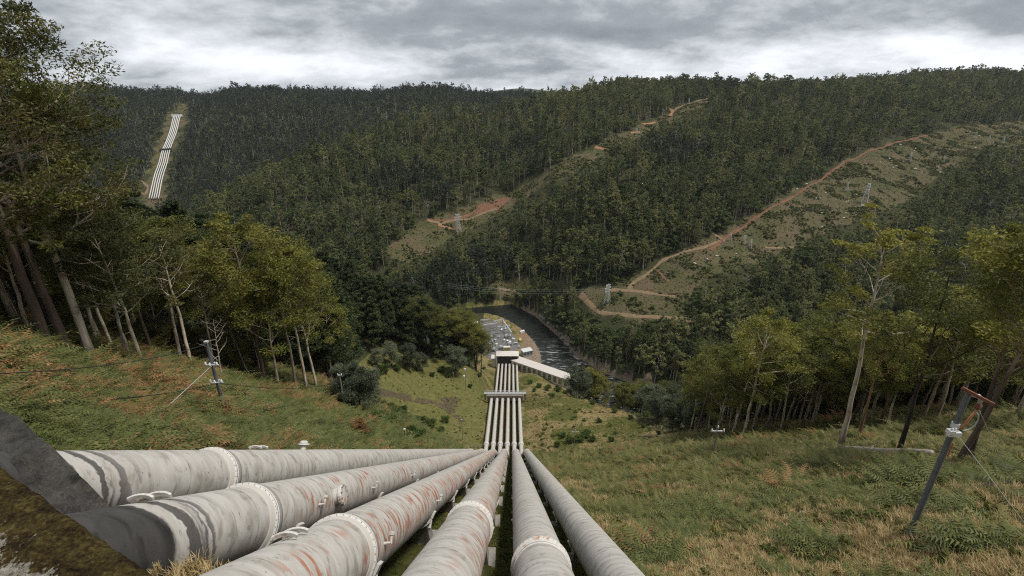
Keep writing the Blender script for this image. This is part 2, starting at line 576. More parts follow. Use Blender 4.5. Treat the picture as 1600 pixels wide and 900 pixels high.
# ground: soil, dry grass, green grass, forest floor and orange earth by vertex masks
m, g = new_mat('ground_earth')
co = obj_co(g)
big = g.noise(co, 0.06, 5, 0.6)
mid = g.noise(co, 0.45, 6, 0.62)
fin = g.noise(co, 3.2, 6, 0.65)
vf = g.noise(co, 14.0, 4, 0.65)
soil = g.ramp(fin, [(0.3, (0.055, 0.040, 0.027)), (0.7, (0.135, 0.100, 0.065))])
dry = g.ramp(g.m('ADD', g.m('MULTIPLY', fin, 0.5), g.m('MULTIPLY', vf, 0.5)), [(0.3, (0.12, 0.090, 0.042)), (0.5, (0.22, 0.170, 0.080)), (0.7, (0.34, 0.275, 0.145))])
green = g.ramp(g.m('ADD', g.m('MULTIPLY', mid, 0.4), g.m('MULTIPLY', vf, 0.6)), [(0.32, (0.036, 0.048, 0.012)), (0.5, (0.075, 0.086, 0.022)), (0.68, (0.135, 0.135, 0.040))])
lush = g.ramp(g.m('ADD', g.m('MULTIPLY', mid, 0.6), g.m('MULTIPLY', vf, 0.4)), [(0.3, (0.070, 0.078, 0.024)), (0.5, (0.118, 0.118, 0.038)), (0.7, (0.20, 0.168, 0.080))])
floor_ = g.ramp(fin, [(0.3, (0.024, 0.028, 0.013)), (0.7, (0.060, 0.062, 0.030))])
scrub = g.ramp(g.m('ADD', g.m('ADD', g.m('MULTIPLY', g.noise(co, 0.035, 6, 0.7), 0.45), g.m('MULTIPLY', mid, 0.33)), g.m('MULTIPLY', fin, 0.22)), [(0.38, (0.042, 0.052, 0.020)), (0.46, (0.072, 0.074, 0.032)), (0.53, (0.105, 0.088, 0.050)), (0.60, (0.125, 0.088, 0.060)), (0.68, (0.19, 0.15, 0.105))])
orange = g.ramp(fin, [(0.3, (0.13, 0.080, 0.048)), (0.7, (0.29, 0.19, 0.12))])
rock = g.ramp(g.m('ADD', g.m('MULTIPLY', mid, 0.5), g.m('MULTIPLY', fin, 0.5)), [(0.36, (0.07, 0.055, 0.042)), (0.5, (0.20, 0.155, 0.115)), (0.66, (0.34, 0.27, 0.205))])
moss = g.ramp(g.m('ADD', g.m('MULTIPLY', mid, 0.5), g.m('MULTIPLY', vf, 0.5)), [(0.32, (0.028, 0.030, 0.010)), (0.5, (0.060, 0.066, 0.018)), (0.66, (0.115, 0.105, 0.040))])
base = g.mix(g.step(g.m('ADD', g.m('MULTIPLY', big, 0.5), g.m('MULTIPLY', mid, 0.5)), 0.44, 0.56), green, dry)
base = g.mix(g.m('MULTIPLY', g.step(fin, 0.60, 0.72), 0.6), base, soil)
def soft(name, k=0.30):
    a = g.attr(name)
    return g.step(g.m('ADD', a, g.m('MULTIPLY', g.m('SUBTRACT', mid, 0.5), k * 2)), 0.30, 0.70)
for nm, c_ in (('m_dry', dry), ('m_green', green), ('m_moss', moss), ('m_scrub', scrub), ('m_lush', lush), ('m_forest', floor_), ('m_rock', rock), ('m_orange', orange), ('m_soil', soil)):
    base = g.mix(soft(nm), base, c_)
finish(g, base, 0.95, g.m('ADD', fin, g.m('MULTIPLY', vf, 0.4)), 0.6, 0.12, spec=0.1)
M['ground'] = m

m, g = new_mat('track_earth')
co = obj_co(g)
f1 = g.noise(co, 0.5, 6, 0.65)
finish(g, g.mix(g.step(g.noise(co, 0.12, 3), 0.42, 0.58), g.ramp(f1, [(0.3, (0.15, 0.100, 0.060)), (0.7, (0.30, 0.215, 0.135))]), g.ramp(f1, [(0.3, (0.12, 0.088, 0.056)), (0.7, (0.25, 0.19, 0.12))])), 0.95, f1, 0.4, 0.1, spec=0.1)
M['track'] = m
m, g = new_mat('red_track_earth')
co = obj_co(g)
f1 = g.noise(co, 0.4, 6, 0.65)
finish(g, g.ramp(f1, [(0.3, (0.105, 0.056, 0.038)), (0.55, (0.18, 0.095, 0.062)), (0.75, (0.26, 0.155, 0.10))]), 0.95, f1, 0.4, 0.1, spec=0.1)
M['track_red'] = m
m, g = new_mat('orange_earth')
co = obj_co(g)
f1 = g.noise(co, 0.4, 6, 0.65)
finish(g, g.ramp(f1, [(0.3, (0.20, 0.105, 0.055)), (0.55, (0.30, 0.165, 0.09)), (0.75, (0.38, 0.24, 0.145))]), 0.95, f1, 0.4, 0.1, spec=0.1)
M['track_orange'] = m
m, g = new_mat('brown_earth')
co = obj_co(g)
f1 = g.noise(co, 0.8, 6, 0.65)
finish(g, g.ramp(f1, [(0.35, (0.055, 0.043, 0.028)), (0.65, (0.125, 0.100, 0.060))]), 0.95, f1, 0.4, 0.1, spec=0.1)
M['track_brown'] = m


def pipe_mat(name, rust=0.0, dark=0.0):
    """weathered white paint; UV = metres round the pipe from its top, metres along it"""
    m, g = new_mat(name)
    uvn = g('ShaderNodeUVMap').outputs[0]
    sp = g('ShaderNodeSeparateXYZ', {0: uvn})
    arc, ln = sp.outputs[0], sp.outputs[1]
    aabs = g.m('ABSOLUTE', arc)
    streak = g.noise(g.mapv(uvn, (0.5, 2.4, 1)), 1.0, 7, 0.60, 0.5)
    fine = g.noise(g.mapv(uvn, (1.8, 8.0, 1)), 1.0, 5, 0.6, 0.3)
    blotch = g.noise(g.mapv(uvn, (1.6, 1.9, 1)), 1.0, 5, 0.6, 0.6)
    spots = g.noise(g.mapv(uvn, (1.9, 3.6, 1), (4, 9, 0)), 1.0, 4, 0.55, 0.6)
    big = g.noise(g.mapv(uvn, (0.35, 0.22, 1), (7, 3, 0)), 1.0, 3, 0.5)
    c = g.ramp(streak, [(0.28, (0.35, 0.328, 0.29)), (0.46, (0.465, 0.445, 0.41)), (0.7, (0.56, 0.545, 0.515))])
    c = g.mix(g.m('MULTIPLY', g.step(fine, 0.54, 0.74), 0.25), c, (0.42, 0.40, 0.365))
    # brown grime, thicker on the flanks and underside where rain runs
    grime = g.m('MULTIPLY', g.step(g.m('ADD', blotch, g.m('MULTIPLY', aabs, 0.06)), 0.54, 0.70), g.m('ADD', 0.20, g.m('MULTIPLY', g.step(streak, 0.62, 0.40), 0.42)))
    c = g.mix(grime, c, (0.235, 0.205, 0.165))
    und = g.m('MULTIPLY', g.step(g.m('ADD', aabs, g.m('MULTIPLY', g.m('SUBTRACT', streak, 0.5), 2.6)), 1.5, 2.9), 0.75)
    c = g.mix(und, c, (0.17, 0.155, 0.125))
    # dark lichen spots
    c = g.mix(g.m('MULTIPLY', g.step(spots, 0.60, 0.70), 0.5), c, (0.115, 0.105, 0.092))
    c = g.mix(g.m('MULTIPLY', g.step(g.noise(g.mapv(uvn, (5, 9, 1), (1, 5, 0)), 1.0, 2, 0.5), 0.68, 0.74), 0.7), c, (0.09, 0.083, 0.075))
    # weld seams
    fr = g.m('FRACT', g.m('DIVIDE', ln, 4.6))
    seam = g.m('MULTIPLY', g.step(g.m('ABSOLUTE', g.m('SUBTRACT', fr, 0.5)), 0.008, 0.003), g.m('ADD', 0.15, g.m('MULTIPLY', g.step(blotch, 0.4, 0.6), 0.5)))
    c = g.mix(seam, c, (0.15, 0.13, 0.11))
    # sooty bands near the anchor
    if dark > 0:
        wob = g.m('ADD', g.m('ADD', ln, 0.0), g.m('ADD', g.m('MULTIPLY', arc, -0.35), g.m('MULTIPLY', g.m('SUBTRACT', blotch, 0.5), 0.5)))
        bands = g.m('MULTIPLY', g.step(g.noise(g.mapv(g('ShaderNodeCombineXYZ', {0: g.m('MULTIPLY', arc, 0.12), 1: g.m('MULTIPLY', wob, 2.1), 2: 0.0}).outputs[0], (1, 1, 1)), 1.0, 2, 0.5), 0.50, 0.56), g.step(wob, dark + 2.6, dark + 1.0))
        c = g.mix(g.m('MULTIPLY', bands, 0.88), c, (0.055, 0.052, 0.05))
        tar = g.step(g.m('ADD', wob, g.m('MULTIPLY', fine, 0.4)), dark + 0.4, dark + 0.1)
        c = g.mix(g.m('MULTIPLY', tar, 0.95), c, g.ramp(blotch, [(0.3, (0.020, 0.019, 0.019)), (0.75, (0.060, 0.056, 0.053))]))
    if rust > 0:
        side = g.m('MULTIPLY', g.step(arc, 0.15, 0.75), g.step(arc, 2.3, 1.3))
        rs = g.noise(g.mapv(uvn, (0.9, 3.4, 1), (2, 8, 0)), 1.0, 5, 0.6, 0.5)
        rm = g.m('MULTIPLY', g.m('MULTIPLY', g.step(rs, 0.56 - 0.065 * rust, 0.63 - 0.065 * rust), side), g.step(big, 0.50 - 0.13 * rust, 0.58 - 0.13 * rust))
        c = g.mix(g.m('MULTIPLY', rm, g.m('MULTIPLY', g.step(ln, dark + 6.0, dark + 8.0), 0.85)), c, g.ramp(fine, [(0.3, (0.27, 0.075, 0.032)), (0.7, (0.46, 0.165, 0.08))]))
    finish(g, c, g.m('ADD', 0.42, g.m('MULTIPLY', streak, 0.25)), g.m('ADD', g.m('ADD', streak, g.m('MULTIPLY', fine, 0.3)), g.m('MULTIPLY', seam, -1.0)), 0.25, 0.02, spec=0.35)
    return m


DARK_A, DARK_B = 2.2, 7.5      # metres of tarred pipe below the start of pipes one and two
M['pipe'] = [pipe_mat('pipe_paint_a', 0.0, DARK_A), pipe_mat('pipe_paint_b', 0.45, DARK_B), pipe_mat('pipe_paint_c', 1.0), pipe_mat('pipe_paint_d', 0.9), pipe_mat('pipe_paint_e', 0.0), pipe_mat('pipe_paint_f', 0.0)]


def paint(name, col, rust=(0.30, 0.13, 0.07), amt=0.5, rough=0.5, scale=3.0):
    m, g = new_mat(name)
    co = obj_co(g)
    n = g.noise(co, scale, 6, 0.65)
    f = g.noise(co, scale * 5, 4, 0.6)
    c = g.ramp(f, [(0.3, tuple(0.78 * k for k in col)), (0.7, col)])
    if amt:
        c = g.mix(g.m('MULTIPLY', g.step(n, 0.54, 0.64), amt), c, rust)
    finish(g, c, rough, f, 0.2, 0.01)
    return m


M['steel_white'] = paint('weathered_white_steel', (0.62, 0.61, 0.58), amt=0.35)
M['steel_rust'] = paint('rusty_white_steel', (0.60, 0.585, 0.55), (0.36, 0.15, 0.075), 0.8)
M['bolt'] = paint('rusty_bolts', (0.26, 0.225, 0.19), amt=0.5, scale=9)
M['galv'] = paint('galvanised_steel', (0.45, 0.47, 0.48), (0.30, 0.29, 0.27), 0.3, 0.5)
M['galv_pale'] = paint('pale_galvanised_steel', (0.62, 0.64, 0.65), (0.45, 0.44, 0.42), 0.2, 0.5)
M['pole_grey'] = paint('grey_pole', (0.15, 0.165, 0.18), (0.07, 0.072, 0.075), 0.4, 0.6)
M['pole_wood'] = paint('weathered_pole_wood', (0.26, 0.245, 0.22), (0.15, 0.13, 0.11), 0.5, 0.85)
M['arm_wood'] = paint('red_brown_timber', (0.235, 0.105, 0.075), (0.13, 0.065, 0.05), 0.5, 0.8)
M['porcelain'] = paint('white_insulator', (0.78, 0.79, 0.80), amt=0.0, rough=0.25)
M['cable'] = paint('black_cable', (0.035, 0.036, 0.038), amt=0.0, rough=0.5)
M['wire'] = paint('bright_stay_wire', (0.50, 0.51, 0.52), amt=0.0, rough=0.45)
M['copper'] = paint('orange_sleeve', (0.62, 0.24, 0.15), (0.7, 0.42, 0.32), 0.4, 0.6)
M['yellow'] = paint('yellow_paint', (0.55, 0.45, 0.16), amt=0.2)


def concrete(name, lo, hi, scale=0.8, moss=0.0, bump=0.5):
    m, g = new_mat(name)
    co = obj_co(g)
    a = g.noise(co, scale, 6, 0.62)
    b = g.noise(co, scale * 11, 8, 0.72)
    v = g.noise(g.mapv(co, (2.5, 2.5, 0.25)), 1.0, 5, 0.6)
    c = g.ramp(g.m('ADD', g.m('MULTIPLY', a, 0.55), g.m('MULTIPLY', b, 0.45)), [(0.36, lo), (0.64, hi)])
    c = g.mix(g.m('MULTIPLY', g.step(v, 0.52, 0.66), 0.55), c, tuple(k * 0.45 for k in lo))
    sp = g.noise(co, scale * 26, 5, 0.75)
    c = g.mix(g.m('MULTIPLY', g.step(sp, 0.58, 0.66), 0.45), c, tuple(min(0.6, k * 2.6) for k in hi))
    c = g.mix(g.m('MULTIPLY', g.step(sp, 0.44, 0.36), 0.6), c, tuple(k * 0.4 for k in lo))
    if moss:
        c = g.mix(g.m('MULTIPLY', g.step(g.noise(co, scale * 2.2, 5, 0.6), 0.5, 0.62), moss), c, (0.045, 0.048, 0.018))
    finish(g, c, 0.92, g.m('ADD', a, g.m('MULTIPLY', b, 0.5)), bump, 0.04, spec=0.15)
    return m


M['concrete'] = concrete('weathered_concrete', (0.20, 0.19, 0.17), (0.42, 0.40, 0.37))
M['concrete_dark'] = concrete('sooty_concrete', (0.012, 0.012, 0.012), (0.085, 0.080, 0.074), 1.7, 0.12, 1.0)
M['concrete_block'] = concrete('grey_brown_concrete', (0.10, 0.092, 0.08), (0.24, 0.22, 0.195))
M['yard'] = concrete('yard_gravel', (0.10, 0.10, 0.10), (0.20, 0.195, 0.19), 0.25)
M['roof_white'] = paint('cream_sheet_roof', (0.66, 0.62, 0.58), (0.50, 0.45, 0.41), 0.35, 0.55, 0.4)
M['wall_cream'] = paint('cream_render', (0.64, 0.60, 0.54), (0.45, 0.41, 0.36), 0.4, 0.85, 0.6)
M['dark_open'] = paint('dark_opening', (0.030, 0.028, 0.027), amt=0.0, rough=0.9)
M['glass'] = paint('window_glass', (0.05, 0.06, 0.07), amt=0.0, rough=0.1)
M['blue_grey'] = paint('blue_grey_paint', (0.34, 0.38, 0.40), amt=0.2)

# mossy parapet: moss and wet black crust with pale lichen
m, g = new_mat('mossy_concrete')
co = obj_co(g)
n1 = g.noise(co, 1.6, 6, 0.65, 0.5)
n2 = g.noise(co, 9.0, 6, 0.68, 0.4)
n3 = g.noise(g.mapv(co, (5, 16, 5), (0, 0, 0), (0, 0, 0.5)), 1.0, 5, 0.7)
n4 = g.noise(co, 48.0, 6, 0.72)
mossc = g.ramp(g.m('ADD', g.m('ADD', g.m('MULTIPLY', n2, 0.28), g.m('MULTIPLY', n3, 0.27)), g.m('MULTIPLY', n4, 0.45)), [(0.40, (0.008, 0.006, 0.004)), (0.48, (0.036, 0.024, 0.010)), (0.54, (0.070, 0.052, 0.017)), (0.62, (0.13, 0.11, 0.038))])
lich = g.ramp(g.noise(co, 30.0, 5, 0.7), [(0.34, (0.07, 0.062, 0.045)), (0.5, (0.27, 0.25, 0.21)), (0.7, (0.46, 0.44, 0.39))])
dd = g.attr('edge')
lm = g.step(g.m('ADD', g.m('ADD', g.m('ADD', g.m('MULTIPLY', n1, 0.6), g.m('MULTIPLY', g.noise(co, 11.0, 6, 0.7), 0.8)), g.m('MULTIPLY', n4, 0.5)), g.m('MULTIPLY', dd, 0.60)), 1.27, 1.34)
finish(g, g.mix(lm, mossc, lich), 0.95, g.m('ADD', g.m('ADD', n2, n3), g.m('MULTIPLY', n4, 1.2)), 1.0, 0.02, spec=0.1)
M['mossy'] = m

# river: dark peaty water, rippled, broken white over the rapids
m, g = new_mat('river_water')
co = obj_co(g)
sx = g('ShaderNodeSeparateXYZ', {0: co})
w1 = g.noise(g.mapv(co, (0.11, 0.45, 1), rot=(0, 0, 0.35)), 1.0, 5, 0.65, 0.6)
w2 = g.noise(g.mapv(co, (0.10, 0.32, 1), (3, 1, 0), (0, 0, 0.35)), 1.0, 4, 0.6, 0.8)
rap = g.m('MULTIPLY', g.step(sx.outputs[1], 425, 385), 1.0)
fo = g.m('MULTIPLY', g.step(g.m('ADD', g.m('MULTIPLY', w1, 0.55), g.m('MULTIPLY', w2, 0.45)), 0.50, 0.66), rap)
cw = g.mix(fo, (0.014, 0.016, 0.014), (0.40, 0.42, 0.42))
finish(g, cw, g.m('ADD', 0.10, g.m('MULTIPLY', fo, 0.5)), g.m('ADD', w1, g.m('MULTIPLY', w2, 0.6)), 0.55, 0.6, spec=0.5)
M['water'] = m
# ------------------------------------------------------------------ ground sheet, water, tracks
def wpoly(pts):
    return hits(pts)


CLEAR_MID = wpoly([(600, 392), (650, 352), (720, 326), (790, 300), (860, 265), (930, 232), (1000, 195), (1055, 168), (1105, 156), (1112, 162),
                   (1060, 186), (1000, 214), (940, 246), (880, 282), (830, 302), (790, 328), (740, 356), (700, 376), (655, 410), (618, 408)])
CLEAR_RIGHT = wpoly([(900, 455), (960, 445), (1000, 428), (1060, 397), (1125, 366), (1160, 345), (1200, 322), (1280, 278), (1340, 243), (1420, 215), (1500, 197),
                     (1600, 190), (1700, 185), (1700, 225), (1600, 222), (1530, 238), (1480, 270), (1440, 300), (1380, 330), (1320, 352), (1270, 370), (1225, 392), (1180, 412),
                     (1100, 440), (1062, 478), (1085, 505), (1000, 507), (925, 492)])
CLEAR_PIPES = wpoly([(214, 330), (229, 290), (238, 258), (249, 225), (259, 196), (278, 163), (294, 163), (290, 192), (277, 218), (267, 248), (258, 290), (253, 332)])
CLEAR_BENCH = wpoly([(760, 462), (770, 440), (820, 430), (880, 436), (885, 452), (820, 462)])
YARD = wpoly([(736, 500), (765, 496), (800, 512), (834, 545), (815, 566), (745, 560)])
EMBANK = wpoly([(775, 505), (800, 500), (826, 520), (838, 548), (822, 552)])

PIPE_X0, PIPE_X1 = -11.5, 4.2
xx, yy, zz_ = _X.ravel(), _Y.ravel(), GZ.ravel()
near_d = np.hypot(xx, yy)
isN = near_hill(xx, yy) > np.maximum(far_hill(xx, yy), left_hill(xx, yy)) - 3
A = {}
c_mid, c_right = in_poly(xx, yy, CLEAR_MID), in_poly(xx, yy, CLEAR_RIGHT)
c_pipe, c_bench = in_poly(xx, yy, CLEAR_PIPES), in_poly(xx, yy, CLEAR_BENCH)
A['m_scrub'] = (c_mid | c_right | c_bench).astype(float)
A['m_forest'] = ((~isN) & ~(c_mid | c_right | c_pipe | c_bench) & (zz_ > -219)).astype(float)
lf = isN & (xx < -58) & (yy > 70) & (xx < -58 - 0.0 * yy)
A['m_forest'] = np.maximum(A['m_forest'], (isN & ((xx < -75) & (yy > 60) | (xx < -30) & (yy > 262) | (xx > 60) & (yy > 75) & (yy + 0.35 * xx > 115))).astype(float))
PX_CLEAR = [[(600, 392), (650, 352), (720, 326), (790, 300), (860, 265), (930, 232), (1000, 195), (1055, 168), (1105, 156), (1112, 162), (1060, 186), (1000, 214), (940, 246), (880, 282), (830, 302), (790, 328), (740, 356), (700, 376), (655, 410), (618, 408)],
            [(900, 455), (960, 445), (1000, 428), (1060, 397), (1125, 366), (1160, 345), (1200, 322), (1280, 278), (1340, 243), (1420, 215), (1500, 197), (1600, 190), (1700, 185), (1700, 225), (1600, 222), (1530, 238), (1480, 270), (1440, 300), (1380, 330), (1320, 352), (1270, 370), (1225, 392), (1180, 412), (1100, 440), (1062, 478), (1085, 505), (1000, 507), (925, 492)],
            [(205, 330), (232, 262), (254, 196), (280, 163), (297, 163), (294, 192), (282, 218), (272, 248), (264, 290), (258, 314)]]


def before_clearing(x, y, z):
    """ground just below a cleared strip, where tall trees would hide it"""
    f = np.zeros(np.shape(x), bool)
    for hh_ in (8, 15, 22):
        a, b, _f = project(x, y, z + hh_)
        for pl in PX_CLEAR:
            f |= in_poly(a, b, pl)
    return f & (y > 300) & (y < 1600)


A['m_scrub'] = np.maximum(A['m_scrub'], (before_clearing(xx, yy, zz_) & ~isN) * 0.8)
A['m_lush'] = np.clip((isN & (xx < -14) & (xx > -85) & (yy > 168) & (yy < 262)).astype(float) - 0.35 * (fbm(xx / 12, yy / 9, 5, 2) > 0.25), 0, 1)
A['m_green'] = np.clip(1.2 - np.abs(yy - 82) / 30, 0, 1) * (isN & (xx > 16) & (xx < 200)) + (isN & (xx > 20) & (yy > 34) & (yy < 100)) * 0.55 + (isN & (xx < -20) & (yy < 118)) * 0.5
benchR_ = isN & (xx > 6) & (yy > 125) & (yy < 335)
A['m_green'] = A['m_green'] + benchR_ * (fbm(xx / 13, yy / 9, 44, 2) > 0.0) * 0.62
A['m_dry'] = (isN & (xx < -14) & (xx > -85) & (yy > 168) & (yy < 262) & (fbm(xx / 16, yy / 6, 14, 2) > 0.25)) * 0.6 + (benchR_ & (fbm(xx / 13, yy / 9, 44, 2) < -0.1)) * 0.55 + (isN & (xx > 5) & (yy < 40)) * 0.60
corrid = (xx > PIPE_X0 - 1.5) & (xx < PIPE_X1 + 1.2) & (yy > -20) & (yy < 352)
A['m_moss'] = corrid.astype(float)
A['m_rock'] = ((zz_ < -217.5) & (zz_ > -226.3) & (yy > 330) & (xx > 12)).astype(float) + ((near_d < 600) & (yy > 330) & (xx > 40) & (zz_ < -214) & (zz_ > -224) & (fbm(xx / 10, yy / 10, 8, 2) > 0.0)) * 0.8
A['m_scrub'] = np.maximum(A['m_scrub'], c_pipe * 0.8)
A['m_orange'] = (c_pipe & (fbm(xx / 30, yy / 30, 4, 3) > 0.0)) * 0.42 + in_poly(xx, yy, EMBANK) * (0.42 + 0.3 * vnoise(xx / 6, yy / 6, 2))
A['m_soil'] = np.zeros_like(xx)
ii, jj = np.meshgrid(np.arange(NGX - 1), np.arange(NGY - 1))
b0 = (jj * NGX + ii).ravel()
quads = np.stack([b0, b0 + 1, b0 + 1 + NGX, b0 + NGX], 1)
gme = mesh_np('ground', np.stack([xx, yy, zz_], 1), quads, [M['ground']], smooth=True, attrs={k: np.clip(v, 0, 1) for k, v in A.items()})
ground_o = tag(link('ground', gme), kind='structure')

# river
RIV = MB()
rx = np.linspace(-420, 560, 50); ry = np.linspace(255, 560, 24)
vv = [(x, y, -221.6) for y in ry for x in rx]
ff = [(j * 50 + i, j * 50 + i + 1, (j + 1) * 50 + i + 1, (j + 1) * 50 + i) for j in range(23) for i in range(49)]
RIV.add(vv, ff)
river = RIV.build('river', M['water'])
tag(river, kind='structure')


def drape(name, line, width, m, zoff=0.12, step=4.0, wob=0.5):
    """a strip of earth lying on the ground along a polyline"""
    P = [np.array(p[:2]) for p in line]
    pts = []
    for a, b in zip(P[:-1], P[1:]):
        n = max(2, int(np.linalg.norm(b - a) / step))
        for i in range(n):
            pts.append(a + (b - a) * i / n)
    pts.append(P[-1])
    pts = np.array(pts)
    for _ in range(3):
        pts[1:-1] = pts[1:-1] * 0.5 + (pts[:-2] + pts[2:]) * 0.25
    t = np.gradient(pts, axis=0)
    t /= np.linalg.norm(t, axis=1)[:, None] + 1e-9
    nrm = np.stack([-t[:, 1], t[:, 0]], 1)
    cols = 5
    V = []
    for i, p in enumerate(pts):
        w = width * (1 + wob * vnoise(i * 0.37, 3.3, 5)) * 0.5
        for k in range(cols):
            q = p + nrm[i] * w * (2 * k / (cols - 1) - 1)
            V.append((q[0], q[1], 0))
    V = np.array(V)
    lift = np.tile(np.array([0.0, 1, 1, 1, 0.0]), len(pts))
    V[:, 2] = H(V[:, 0], V[:, 1]) + zoff * (0.4 + 0.6 * lift)
    F = np.array([[i * cols + k, i * cols + k + 1, (i + 1) * cols + k + 1, (i + 1) * cols + k] for i in range(len(pts) - 1) for k in range(cols - 1)])
    return tag(link(name, mesh_np(name, V, F, [m], smooth=True)), kind='structure')


def patch(name, pts, m, zoff=0.1, n=26, rag=0.15):
    """an irregular patch of bare earth inside a world polygon"""
    P = np.array(pts)
    c = P.mean(0)
    ring = []
    L = len(P)
    for i in range(L):
        for s in range(4):
            q = P[i] + (P[(i + 1) % L] - P[i]) * s / 4
            k = 1 + rag * random.uniform(-1, 1)
            ring.append(c + (q - c) * k)
    ring = np.array(ring)
    V = [c]
    R = len(ring)
    for f in (0.35, 0.7, 1.0):
        V += list(c + (ring - c) * f)
    V = np.array(V)
    V3 = np.column_stack([V, H(V[:, 0], V[:, 1]) + zoff])
    V3[-R:, 2] -= zoff * 0.8
    T = np.array([[0, 1 + i, 1 + (i + 1) % R] for i in range(R)])
    Q = np.array([[1 + a * R + i, 1 + (a + 1) * R + i, 1 + (a + 1) * R + (i + 1) % R, 1 + a * R + (i + 1) % R] for a in range(2) for i in range(R)])
    return tag(link(name, mesh_np(name, V3, [T, Q], [m], smooth=True)), kind='structure')


TRACKS = []
def track(name, px, width, m, **k):
    ln = hits(px)
    if len(ln) > 1:
        TRACKS.append((ln, width))
        drape(name, ln, width, m, **k)


track('dirt_track', [(907, 461), (922, 478), (937, 490), (985, 497), (1040, 499), (1088, 503)], 4.0, M['track'], zoff=0.5)
track('dirt_track', [(955, 454), (985, 456), (1020, 461), (1055, 464)], 3.4, M['track'], zoff=0.5)
track('dirt_track', [(984, 456), (983, 447), (1010, 431), (1035, 407), (1060, 398), (1100, 388), (1132, 376)], 3.7, M['track'], zoff=0.5)
track('dirt_track', [(1132, 376), (1120, 370), (1112, 363)], 3.1, M['track'], zoff=0.5)
track('dirt_track', [(1195, 387), (1215, 388), (1240, 387)], 2.7, M['track'], zoff=0.5)
track('dirt_track', [(1028, 424), (1034, 434), (1046, 441)], 2.5, M['track_red'], zoff=0.5)
track('red_dirt_track', [(1110, 392), (1150, 362), (1200, 328), (1250, 302), (1290, 275), (1320, 254), (1350, 240), (1395, 224), (1450, 212)], 3.4, M['track_red'], zoff=0.6)
track('dirt_track', [(668, 345), (690, 350), (715, 344), (745, 338), (775, 328)], 3.4, M['track'], zoff=0.6)
track('dirt_track', [(685, 352), (700, 358), (714, 360)], 3.4, M['track_orange'], zoff=0.6)
track('dirt_track', [(668, 345), (700, 347), (735, 335), (765, 322), (796, 312)], 4.9, M['track_red'], zoff=0.45)
track('dirt_track', [(930, 230), (948, 234)], 5.5, M['track_orange'], zoff=0.7)
track('dirt_track', [(985, 208), (1000, 207)], 6.1, M['track_orange'], zoff=0.7)
track('dirt_track', [(1003, 194), (1022, 192)], 7.3, M['track_orange'], zoff=0.7)
track('dirt_track', [(1046, 182), (1052, 174), (1046, 170)], 6.1, M['track_orange'], zoff=0.7)
track('dirt_track', [(1052, 174), (1085, 160), (1105, 154)], 4.9, M['track'], zoff=0.7)
track('dirt_track', [(775, 452), (800, 454), (845, 453)], 3.1, M['track'], zoff=0.6)
track('dirt_track', [(210, 300), (228, 305), (232, 292), (220, 282)], 5.5, M['track'], zoff=0.7)
track('gravel_road', [(744, 520), (748, 535), (757, 550), (772, 562)], 9.0, M['yard'], zoff=0.2)
track('wheel_track', [(584, 610), (612, 614), (640, 620), (668, 626), (690, 632)], 4.2, M['track_brown'], zoff=0.06)
track('wheel_track', [(690, 632), (703, 640), (712, 650), (722, 660)], 3.8, M['track_brown'], zoff=0.06)
patch('bare_earth', hits([(686, 622), (705, 620), (722, 624), (716, 634), (708, 645), (694, 634)]), M['track_brown'], 0.08)
patch('bare_earth', hits([(752, 318), (790, 308), (797, 314), (780, 328), (758, 333), (740, 336)]), M['track_red'], 0.5)
patch('switchyard_pad', [tuple(p) for p in hits([(750, 505), (770, 502), (795, 512), (815, 545), (790, 556), (762, 552)])], M['yard'], 0.12, rag=0.03)
# ------------------------------------------------------------------ penstock pipes
PHI = rad(39.4)
P_START = [(-11.0, 1.22), (-7.9, 2.22), (-4.78, 3.06), (-1.9, 3.82), (1.05, 4.6), (4.5, 6.1)]
P_T0 = [9.2, 3.0, 3.0, 3.0, 2.0, 2.0]
P_END = [-11.4, -8.3, -5.2, -2.1, 1.0, 4.05]


def pframe(X, Z, t):
    return np.array([X, t * math.cos(PHI) - Z * math.sin(PHI), -t * math.sin(PHI) - Z * math.cos(PHI)])


ORD = ['leftmost', 'second from the left', 'third from the left', 'fourth from the left', 'fifth from the left', 'rightmost']


def pipe_path(i):
    X, Z = P_START[i]
    a = pframe(X, Z, P_T0[i])
    xe = P_END[i]
    pts = [a, np.array([xe, 105.4, -91.4]), np.array([xe, 160, -141.3]), np.array([xe, 171, -144.1]), np.array([xe, 224, -157.0]),
           np.array([xe, 285, -195.8]), np.array([xe, 355, -214.3])]
    # cut the corners
    out = [pts[0]]
    for k in range(1, len(pts) - 1):
        p, q, r = pts[k - 1], pts[k], pts[k + 1]
        l = min(3.0, 0.3 * np.linalg.norm(q - p), 0.3 * np.linalg.norm(r - q))
        A_ = q + (p - q) / np.linalg.norm(p - q) * l
        B_ = q + (r - q) / np.linalg.norm(r - q) * l
        for s in np.linspace(0, 1, 5):
            out.append((1 - s) ** 2 * A_ + 2 * s * (1 - s) * q + s * s * B_)
    out.append(pts[-1])
    P = [out[0]]
    for a_, b_ in zip(out[:-1], out[1:]):
        n = max(1, int(np.linalg.norm(b_ - a_) / 4.0))
        for s in range(1, n + 1):
            P.append(a_ + (b_ - a_) * s / n)
    return np.array(P)


def pipe_axes(P):
    T = np.gradient(P, axis=0)
    T /= np.linalg.norm(T, axis=1)[:, None]
    R = np.array([1.0, 0, 0])[None] - T * T[:, :1]
    R /= np.linalg.norm(R, axis=1)[:, None]
    U = np.cross(R, T)
    return T, R, U


